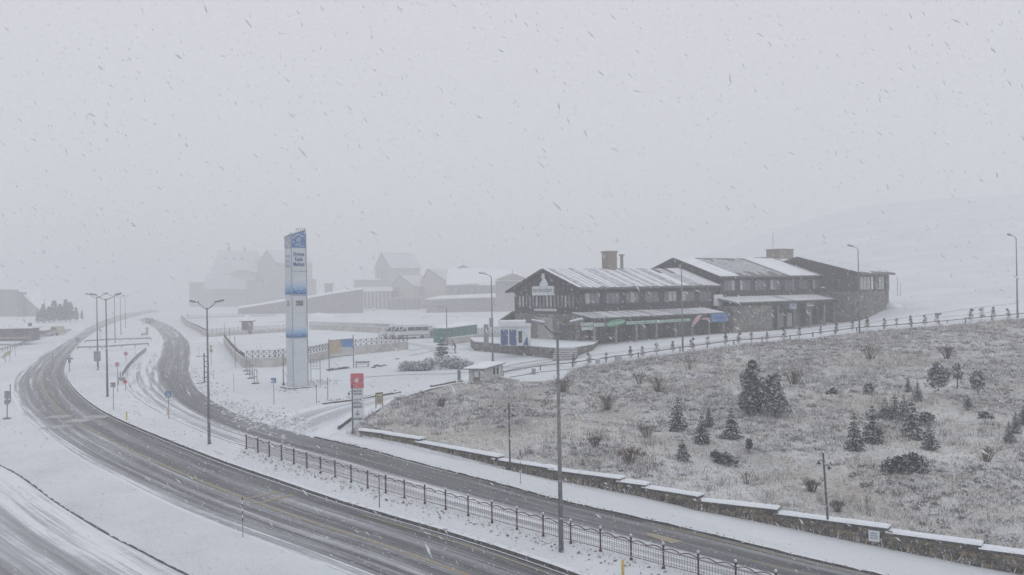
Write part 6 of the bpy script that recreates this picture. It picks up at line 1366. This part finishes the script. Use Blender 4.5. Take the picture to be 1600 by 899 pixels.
# ------------------------------------------------------------------ minibuses
def minibus(label, loc, rz):
    t = thing('minibus', label, 'minibus', loc, rz); g = .28; b = MB()
    prof = [(0, .35), (.06, 1.02), (.35, 1.18), (.95, 1.30), (1.75, 2.22), (2.1, 2.42), (6.0, 2.46), (6.15, 2.3), (6.2, .38)]
    n = len(prof); sec = [(-1, .93), (-.86, 1.0), (.86, 1.0), (1, .93)]
    vs = []
    for yy, sc_ in ((-1.0, 1), (-.9, 1.02), (.9, 1.02), (1.0, 1)):
        for (x, z) in prof: vs.append((x + (0.06 if abs(yy) == 1 and x < .5 else 0), yy * (1 - .10 * max(0, z - 1.2)), z - (.07 if abs(yy) == 1 and z > 2.2 else 0)))
    fs = []
    for r_ in range(3):
        for k in range(n - 1): fs.append((r_ * n + k, r_ * n + k + 1, (r_ + 1) * n + k + 1, (r_ + 1) * n + k))
        fs.append((r_ * n + n - 1, r_ * n, (r_ + 1) * n, (r_ + 1) * n + n - 1))
    fs += [tuple(range(n))[::-1], tuple(3 * n + k for k in range(n))]
    b.add(vs, fs); b.build('body', M_van, t)
    b = MB(); a0, a1 = Vector((1.0, 0, 1.34)), Vector((1.72, 0, 2.18)); nn = Vector((-.79, 0, .62)) * .02
    b.prism([a0 + Vector((0, -.88, 0)) + nn, a0 + Vector((0, .88, 0)) + nn, a1 + Vector((0, .80, 0)) + nn, a1 + Vector((0, -.80, 0)) + nn], (0, 0, 0), nn); b.build('windscreen', M_glassd, t)
    for s in (-1, 1):
        def side(poly, nm, m, e=.015):
            q = [Vector((x, s * ((1 - .10 * max(0, z - 1.2)) + e), z)) for x, z in poly]; bb = MB(); bb.prism(q, (0, 0, 0), (0, s * .02, 0)); return bb.build(nm, m, t)
        side([(1.25, 1.40), (2.1, 1.40), (2.1, 2.1), (1.85, 2.1)], 'door_window', M_glassd); side([(2.35, 1.5), (3.6, 1.5), (3.6, 2.12), (2.35, 2.12)], 'side_window', M_glassd); side([(3.66, 1.5), (4.8, 1.5), (4.8, 2.12), (3.66, 2.12)], 'side_window', M_glassd); side([(4.86, 1.5), (5.95, 1.5), (5.95, 2.12), (4.86, 2.12)], 'side_window', M_glassd)
        side([(.5, .62), (6.1, .62), (6.1, .78), (.5, .78)], 'trim_strip', M_grime)
        b = MB(); b.beam((1.25, s * 1.0, 1.5), (1.2, s * 1.22, 1.62), .06); b.box(1.12, 1.22, min(s * 1.1, s * 1.28), max(s * 1.1, s * 1.28), 1.5, 1.8); b.build('mirror', M_grime, t)
        for x in (1.15, 4.9):
            b = MB(); b.tube([(x, s * .80, .34), (x, s * 1.02, .34)], .34, 12); w_ = b.build('wheel', M_tyre, t); b = MB(); b.tube([(x, s * 1.0, .34), (x, s * 1.035, .34)], .19, 10); b.build('rim', M_galv, w_)
        b = MB(); b.box(-.01, .10, min(s * .55, s * .9), max(s * .55, s * .9), .78, .98); b.build('headlight', M_glass, t)
    MB().box(-.08, .12, -.95, .95, .32, .62).build('bumper', M_grime, t); MB().box(-.015, .08, -.45, .45, .72, .95).build('grille', M_grime, t); MB().box(-.1, -.083, -.26, .26, .42, .54).build('number_plate', M_white, t)
    b = MB(); b.box(2.0, 6.1, -.82, .82, 2.47, 2.55); b.build('snow_cap', M_snow, t); return t
p0 = P(616, 530.5); hv = R(12)
p0.z = H(p0.x, p0.y)
vd = Vector((math.cos(hv), math.sin(hv), 0)); vn = Vector((-vd.y, vd.x, 0))
m0 = minibus('white minibus parked nearest with its long window side in view', p0, hv); reg(m0)
for k in (1, 2):
    q = p0 + vn * 2.7 * k - vd * 1.15 * k; q.z = H(q.x, q.y); dup(m0, q, hv, ['white minibus in the middle of the three, mostly hidden', 'white minibus parked farthest of the three, only its nose showing'][k - 1])
def box_vehicle(name, label, cat, px, py, wpx, hpx, rz, m, d=3.8, cab=True):
    p = P(px, py); s_ = SC(p); w_, h_ = wpx / s_, hpx / s_; t = thing(name, label, cat, p, rz); b = MB(); b.prism([(-w_/2, 0, .3), (w_/2, 0, .3), (w_/2, 0, h_ * .55), (w_ * .3, 0, h_ * .62), (w_ * .18, 0, h_), (-w_ * .38, 0, h_), (-w_/2, 0, h_ * .6)], (0, 0, 0), (0, d, 0)); b.build('body', m, t)
    b = MB(); b.prism([(w_ * .26, -.02, h_ * .62), (w_ * .15, -.02, h_ * .93), (-w_ * .33, -.02, h_ * .93), (-w_ * .42, -.02, h_ * .62)], (0, 0, 0), (0, .03, 0)); b.build('window', M_glassd, t)
    for x in (-w_ * .3, w_ * .3): b = MB(); b.tube([(x, -.03, .32), (x, .25, .32)], .32, 10); b.build('wheel', M_tyre, t)
    MB().box(-w_ * .36, w_ * .16, .05, d - .05, h_ + .003, h_ + .09).build('snow_cap', M_snow, t); return t
box_vehicle('parked_car', 'snow covered car parked in the far lot below the colonnade', 'car', 578, 485.5, 18, 6, 0, M_van, 1.8)
box_vehicle('parked_van', 'hazy grey van at the far left beside the kiosks', 'van', 64, 526, 10, 9, 0, M_grime, 4)
box_vehicle('parked_van', 'yellowish box van at the far left before the trees', 'van', 85, 524.5, 13, 14, 0, mat('dull_yellow', (.38, .36, .28), .6), 4)
box_vehicle('parked_car', 'low dark car between the two vans at the far left', 'car', 74, 525.5, 9, 4.5, 0, M_grime, 2)
box_vehicle('van', 'faint van coming down the second road out of the fog', 'van', 231, 505.5, 8, 8, 0, mat('grey_van', (.26, .26, .27), .6), 4)

# ------------------------------------------------------------------ road signs
def post_sign(label, px, py, pytop, shape, wpx, face_m, rz=0.0, extra=None, cat='road sign', back=False, lift=.12, r=.03):
    p = P(px, py); p.z += lift; s_ = SC(p); h = (py - pytop) / s_; w_ = wpx / s_; t = thing('road_sign', label, cat, p, rz)
    MB().tube([(0, .03, -.15), (0, .03, h)], r, 6).build('post', M_galv, t); zc = h - w_/2
    if shape == 'round': b = MB(); b.tube([(0, -.02, zc), (0, 0.0, zc)], w_/2, 18)
    elif shape == 'square': b = MB().box(-w_/2, w_/2, -.02, 0.0, zc - w_/2, zc + w_/2)
    elif shape == 'diamond': b = MB(); b.prism([(0, -.02, zc - w_/2), (w_/2, -.02, zc), (0, -.02, zc + w_/2), (-w_/2, -.02, zc)], (0, 0, 0), (0, .02, 0))
    b.build('plate', face_m, t); return t, zc, w_
for px, py, yt, w_, lb in ((263.5, 657, 614, 9.5, 'blue pedestrian crossing sign on the median beside the yellow post'), (428, 633, 593, 8, 'blue pedestrian crossing sign left of the pylon')):
    t, zc, w2 = post_sign(lb, px, py, yt, 'square', w_, M_blue); b = MB(); b.prism([(-w2*.36, -.03, zc - w2*.34), (w2*.36, -.03, zc - w2*.34), (0, -.03, zc + w2*.38)], (0, 0, 0), (0, .008, 0)); b.build('triangle', M_white, t)
    b = MB(); b.beam((0, -.035, zc + w2*.16), (-w2*.02, -.035, zc - w2*.06), w2*.09); b.beam((-w2*.02, -.035, zc - w2*.06), (w2*.12, -.035, zc - w2*.28), w2*.06); b.beam((-w2*.02, -.035, zc - w2*.06), (-w2*.14, -.035, zc - w2*.28), w2*.06); b.beam((w2*.1, -.035, zc + w2*.0), (-w2*.1, -.035, zc + w2*.06), w2*.05); b.build('walking_figure', M_navy, t)
for px, py, yt, w_, lb in ((184, 615, 568, 7, 'red and white chevron sign on a long post, nearer of two'), (197, 571, 551, 6.5, 'red and white chevron sign, farther of two')):
    t, zc, w2 = post_sign(lb, px, py, yt, 'round', w_, M_signw); b = MB(); b.beam((-w2*.2, -.03, zc + w2*.32), (w2*.22, -.03, zc), w2*.16); b.beam((w2*.22, -.03, zc), (-w2*.2, -.03, zc - w2*.32), w2*.16); b.build('chevron', M_redd, t); b = MB(); b.tube([(math.cos(a) * w2 * .46, -.025, zc + math.sin(a) * w2 * .46) for a in np.linspace(0, 2 * math.pi, 17)], w2 * .05, 4); b.build('red_rim', M_redd, t)
t, zc, w2 = post_sign('small red warning plate low beside the grey direction board', 196, 613, 595, 'diamond', 7.5, M_redd)
t, zc, w2 = post_sign('back of a square grey sign on the island in front of the tall lamp', 177.3, 643.5, 600, 'square', 7.5, M_grey, back=True)
t, zc, w2 = post_sign('small grey square sign seen from behind at the bend of the main road', 121.5, 546, 529, 'square', 5.5, M_grey)
t, zc, w2 = post_sign('tiny faint sign on the far island beyond the barriers', 157, 533, 516, 'square', 3.0, M_grey)
t, zc, w2 = post_sign('small round white sign on a low post by the pylon', 494.5, 631, 598, 'round', 5.5, M_signw)
t, zc, w2 = post_sign('weathered yellowish round sign over a plate, right of the banner frame', 330, 572, 541, 'round', 4.5, mat('dull_yellow_sign', (.36, .34, .28), .6)); MB().box(-w2*.5, w2*.6, -.02, .0, zc - w2 * 2.0, zc - w2 * .7).build('lower_plate', mat('dull_yellow_sign', (.36, .34, .28), .6), t)
p = P(11, 655); p.z += .05; s_ = SC(p); t = thing('road_sign', 'grey square sign over a round one, seen from behind at the left road edge', 'road sign', p, 0); t.rotation_euler[1] = R(2); MB().tube([(0, 0, -.1), (0, 0, 43 / s_)], .045, 6).build('post', M_galv, t); MB().box(-4.5/s_, 4.5/s_, -.04, -.01, 31/s_, 43/s_).build('square_plate', M_grey, t); b = MB(); b.tube([(0, -.05, 26/s_), (0, -.02, 26/s_)], 4.7/s_, 16); b.build('round_plate', M_grey, t); MB().box(-.25, .25, -.2, .2, -.1, .06).build('foot', M_grime, t)
p = P(109, 583); s_ = SC(p); t = thing('road_sign', 'hazy cross shaped sign with a reddish lower plate on the island edge', 'road sign', p); MB().tube([(0, 0, -.1), (0, 0, 28/s_)], .05, 6).build('post', M_galv, t); MB().box(-5.5/s_, 5.5/s_, -.04, -.01, 21/s_, 24/s_).build('arrow_plate', M_grey, t); MB().box(-2.2/s_, 2.2/s_, -.05, -.02, 16/s_, 21/s_ - .01).build('lower_plate', mat('dull_red_plate', (.30, .16, .16), .6), t)
p = P(190, 603); s_ = SC(p); t = thing('direction_board', 'wide grey direction board on the island beside the chevron sign', 'direction board', p); MB().box(-6.5/s_, 6.5/s_, -.04, 0, 7/s_, 14/s_).build('board', mat('board_grey', (.38, .40, .42), .6, .1), t); text('lettering', 'KAYSERİ', 4/s_, M_text, t, (0, -.045, 10.5/s_), width=9/s_)
for x in (-5/s_, 5/s_): MB().tube([(x, .04, -.1), (x, .04, 9/s_)], .04, 6).build('post', M_galv, t)
MB().tube([(-2/s_, .05, 14/s_), (-2/s_, .05, 21/s_)], .05, 6).build('stub_post', M_galv, t)
p = P(227, 531); s_ = SC(p); t = thing('hazard_board', 'pale yellowish L shaped hazard board at the end of the guard rails', 'hazard board', p); MB().box(1/s_, 5/s_, -.1, 0, 8/s_, 19/s_).build('tall_board', mat('dull_yellow_sign', (.36, .34, .28), .6), t); MB().box(-6/s_, .9/s_, -.1, 0, 7/s_, 10/s_).build('low_board', M_grey, t)
for x in (-5/s_, 3/s_): MB().tube([(x, .05, -.1), (x, .05, 8/s_)], .05, 5).build('leg', M_galv, t)
p = P(11, 566); s_ = SC(p); t = thing('leaning_sign', 'crumpled yellowish sign board standing in snow at the far left', 'sign board', p); b = MB(); b.prism([(-8.5/s_, 0, 5/s_), (5/s_, 0, 12/s_), (8/s_, 0, 19/s_), (-3/s_, 0, 15/s_), (-8/s_, 0, 9/s_)], (0, 0, 0), (0, .08, 0)); b.build('board', mat('dull_ochre_board', (.36, .33, .24), .6, .3, 3), t)
for x in (-3/s_, 4/s_): MB().tube([(x, .1, -.1), (x, .1, 12/s_)], .04, 5).build('leg', M_galv, t)
# guard rails
def guard(label, pts, h=.55, sp=2.2):
    p3 = [P(*q) for q in pts]; t = thing('guard_rail', label, 'guard rail', p3[0]); rs = [Vector((q.x, q.y, H(q.x, q.y) + .1)) - p3[0] for q in resample(p3, sp)]
    for q in rs: MB().box(-.05, .05, -.05, .05, -.1, h).build('post', M_galv, t).location = q
    for a, c in zip(rs[:-1], rs[1:]): 
        b = MB(); b.beam(a + Vector((0, -.07, h - .1)), c + Vector((0, -.07, h - .1)), .06, .26); r_ = b.build('rail', M_grey, t); b = MB(); b.beam(a + Vector((0, -.07, h + .06)), c + Vector((0, -.07, h + .06)), .12, .05); b.build('snow_cap', M_snow, r_)
guard('straight guard rail crossing the island, farther of two', [(133,537),(170,534.5),(205,533.5),(236,532.5)]); guard('straight guard rail crossing the island, nearer of two', [(121,547.5),(160,546.5),(190,544.5),(232,541.5)])
guard('curved guard rail along the slip of the second road', [(192,590),(198,579),(207,569),(217,559),(228,550)], .6)
guard('faint guard rail along the far left parking edge', [(-10,554),(20,545),(60,531),(111,518)], .6)
# road-side dark slush ridges and far left hedge line
# ------------------------------------------------------------------ far trees at the left
TR['far'] = (cloud_mesh('crown', M_spruce, [((0,0,2.2),1.7),((0,0,4.0),1.4),((.1,0,5.6),1.0),((0,0,7),.6),((0,0,8),.3)], 900, .42, 21), 8.4)
for k, (x, yb, hp) in enumerate(((60,505,18),(68,505,29),(77,504,24),(85,504,33),(94,503,27),(103,503,34),(110,502,29),(119,501,20),(128,499,13))):
    tree('far_conifer', '%s hazy conifer from the left in the far left tree group' % ordn(k), 'conifer', 'far', x, yb, hp, 'hazy conifers at the far left', random.uniform(1.0, 1.5), onbank=False, trunk=.18)
# dark slope band on the far hillside and trampled tracks in the snow lots
def patch(name, pts, wd, m, lift=.03, far_=None):
    p3 = smooth_line([P(*q) for q in pts], 2); b = MB(); pr = None
    for i, p in enumerate(p3):
        d = p3[min(i + 1, len(p3) - 1)] - p3[max(i - 1, 0)]; d.z = 0; d.normalize(); n = Vector((-d.y, d.x, 0)) * wd * (1 + .3 * math.sin(i)) / 2; o = len(b.v)
        for j in range(4):
            q = p - n + n * 2 * j / 3; b.v.append((q.x, q.y, H(q.x, q.y) + lift))
            if pr is not None and j: b.f.append((pr + j - 1, pr + j, o + j, o + j - 1)); b.mi.append(0)
        pr = o
    return b.build(name, m, kind='structure')
M_track = snowmat('driven_snow', dirt=.5, base=(.56, .585, .63), dirtcol=(.30, .31, .33), scale=.5, grey=.2)
M_slush = snowmat('dirty_slush', dirt=1.3, base=(.46, .47, .49), dirtcol=(.12, .12, .12), scale=1.6, grey=.35)
M_slope = snowmat('bare_slope', dirt=.3, base=(.665, .68, .715), dirtcol=(.55, .55, .55), scale=.2)
patch('snow_tracks', [(640,556),(680,548),(730,546),(775,548)], .5, M_track); patch('snow_tracks', [(560,590),(640,585),(720,584),(800,574),(880,572)], .5, M_track); patch('snow_tracks', [(640,548),(700,540),(770,537)], .6, M_track)
pts = []
for (x0, y0), (x1, y1), wd_, n_ in (((395,650),(470,672),1.6,420),((345,628),(405,651),1.2,260),((300,575),(335,620),1.2,200),((466,604),(506,598),1.6,260),((505,628),(620,614),.5,160),((436,609),(462,611),.6,60),((150,610),(165,606),2,20),((210,705),(480,840),.0,0)):
    a, c = P(x0, y0), P(x1, y1)
    for _ in range(n_):
        q = a.lerp(c, random.random()); x, y = q.x + random.gauss(0, wd_ * .6), q.y + random.gauss(0, wd_); pts.append((x, y, H(x, y) + .03))
clods('slush_clods', pts, .05, .22, M_clod2)
patch('snow_tracks', [(420,505),(520,495),(620,492),(760,494)], 3, M_track); patch('snow_tracks', [(470,545),(560,532),(640,536),(690,548)], 2.0, M_track)
patch('snow_tracks', [(1180,531),(1260,517),(1360,504),(1480,488),(1590,474)], 1.2, M_track, .02)

#TAIL
# ------------------------------------------------------------------ snow in the air
def falling_snow():
    n = 175000; c = np.c_[rng.uniform(-30, 36, n), rng.uniform(9.0, 58, n), rng.uniform(0, 30, n)]
    c[:260, 1] = rng.uniform(4, 9, 260); c[:260, 0] = rng.uniform(-6, 6, 260); c[:260, 2] = rng.uniform(8, 16, 260)
    c = c[c[:, 2] > Hn(c[:, 0], c[:, 1]) + .1]; n = len(c)
    ax = np.array([.62, .12, -.72]) + rng.normal(0, .24, (n, 3)); ax /= np.linalg.norm(ax, axis=1)[:, None]
    u = np.cross(ax, [0.1, 1, .2]); u /= np.linalg.norm(u, axis=1)[:, None]; v = np.cross(ax, u)
    s = rng.lognormal(math.log(.0052), .45, n)[:, None]; L = s * rng.uniform(2.5, 6, (n, 1)); V = np.empty((n, 5, 3))
    V[:, 0] = c - ax * L; V[:, 1] = c + ax * L
    for k in range(3):
        a = 2 * math.pi * k / 3; V[:, 2 + k] = c + (u * math.cos(a) + v * math.sin(a)) * s
    F_ = []
    for k in range(3): F_ += [[0, 2 + k, 2 + (k + 1) % 3], [1, 2 + (k + 1) % 3, 2 + k]]
    Fa = (np.arange(n)[:, None, None] * 5 + np.array(F_)[None]).reshape(-1).astype(np.int32); me = bpy.data.meshes.new('falling_snow')
    me.vertices.add(n * 5); me.vertices.foreach_set('co', V.ravel()); me.loops.add(len(Fa)); me.loops.foreach_set('vertex_index', Fa); me.polygons.add(len(Fa) // 3); me.polygons.foreach_set('loop_start', np.arange(0, len(Fa), 3, dtype=np.int32))
    fm, ft, fb_ = newmat('snowflake'); fb_.inputs['Base Color'].default_value = (.9, .91, .93, 1); fb_.inputs['Roughness'].default_value = .9; tr_ = ft.nodes.new('ShaderNodeBsdfTranslucent'); tr_.inputs[0].default_value = (.92, .93, .95, 1); mx_ = ft.nodes.new('ShaderNodeMixShader'); mx_.inputs[0].default_value = .78; ft.links.new(fb_.outputs[0], mx_.inputs[1]); ft.links.new(tr_.outputs[0], mx_.inputs[2]); ft.links.new(mx_.outputs[0], [n for n in ft.nodes if n.type == 'OUTPUT_MATERIAL'][0].inputs[0]); me.materials.append(fm); me.update(); me.validate(); return link('falling_snow', me, kind='stuff')
falling_snow()
# ------------------------------------------------------------------ haze
hb = MB().box(-1560, 1560, -125, 2650, float(GZ.min()) - 1.0, float(GZ.max()) + 8)
hm = bpy.data.materials.new('haze_air'); hm.use_nodes = True; t_ = hm.node_tree; t_.nodes.clear(); o_ = t_.nodes.new('ShaderNodeOutputMaterial'); pv_ = t_.nodes.new('ShaderNodeVolumePrincipled')
pv_.inputs['Color'].default_value = (.955, .955, .965, 1); pv_.inputs['Density'].default_value = 0.0024; pv_.inputs['Anisotropy'].default_value = 0.2; t_.links.new(pv_.outputs[0], o_.inputs['Volume'])
hz = hb.build('haze', hm, kind='stuff'); hz.display_type = 'WIRE'
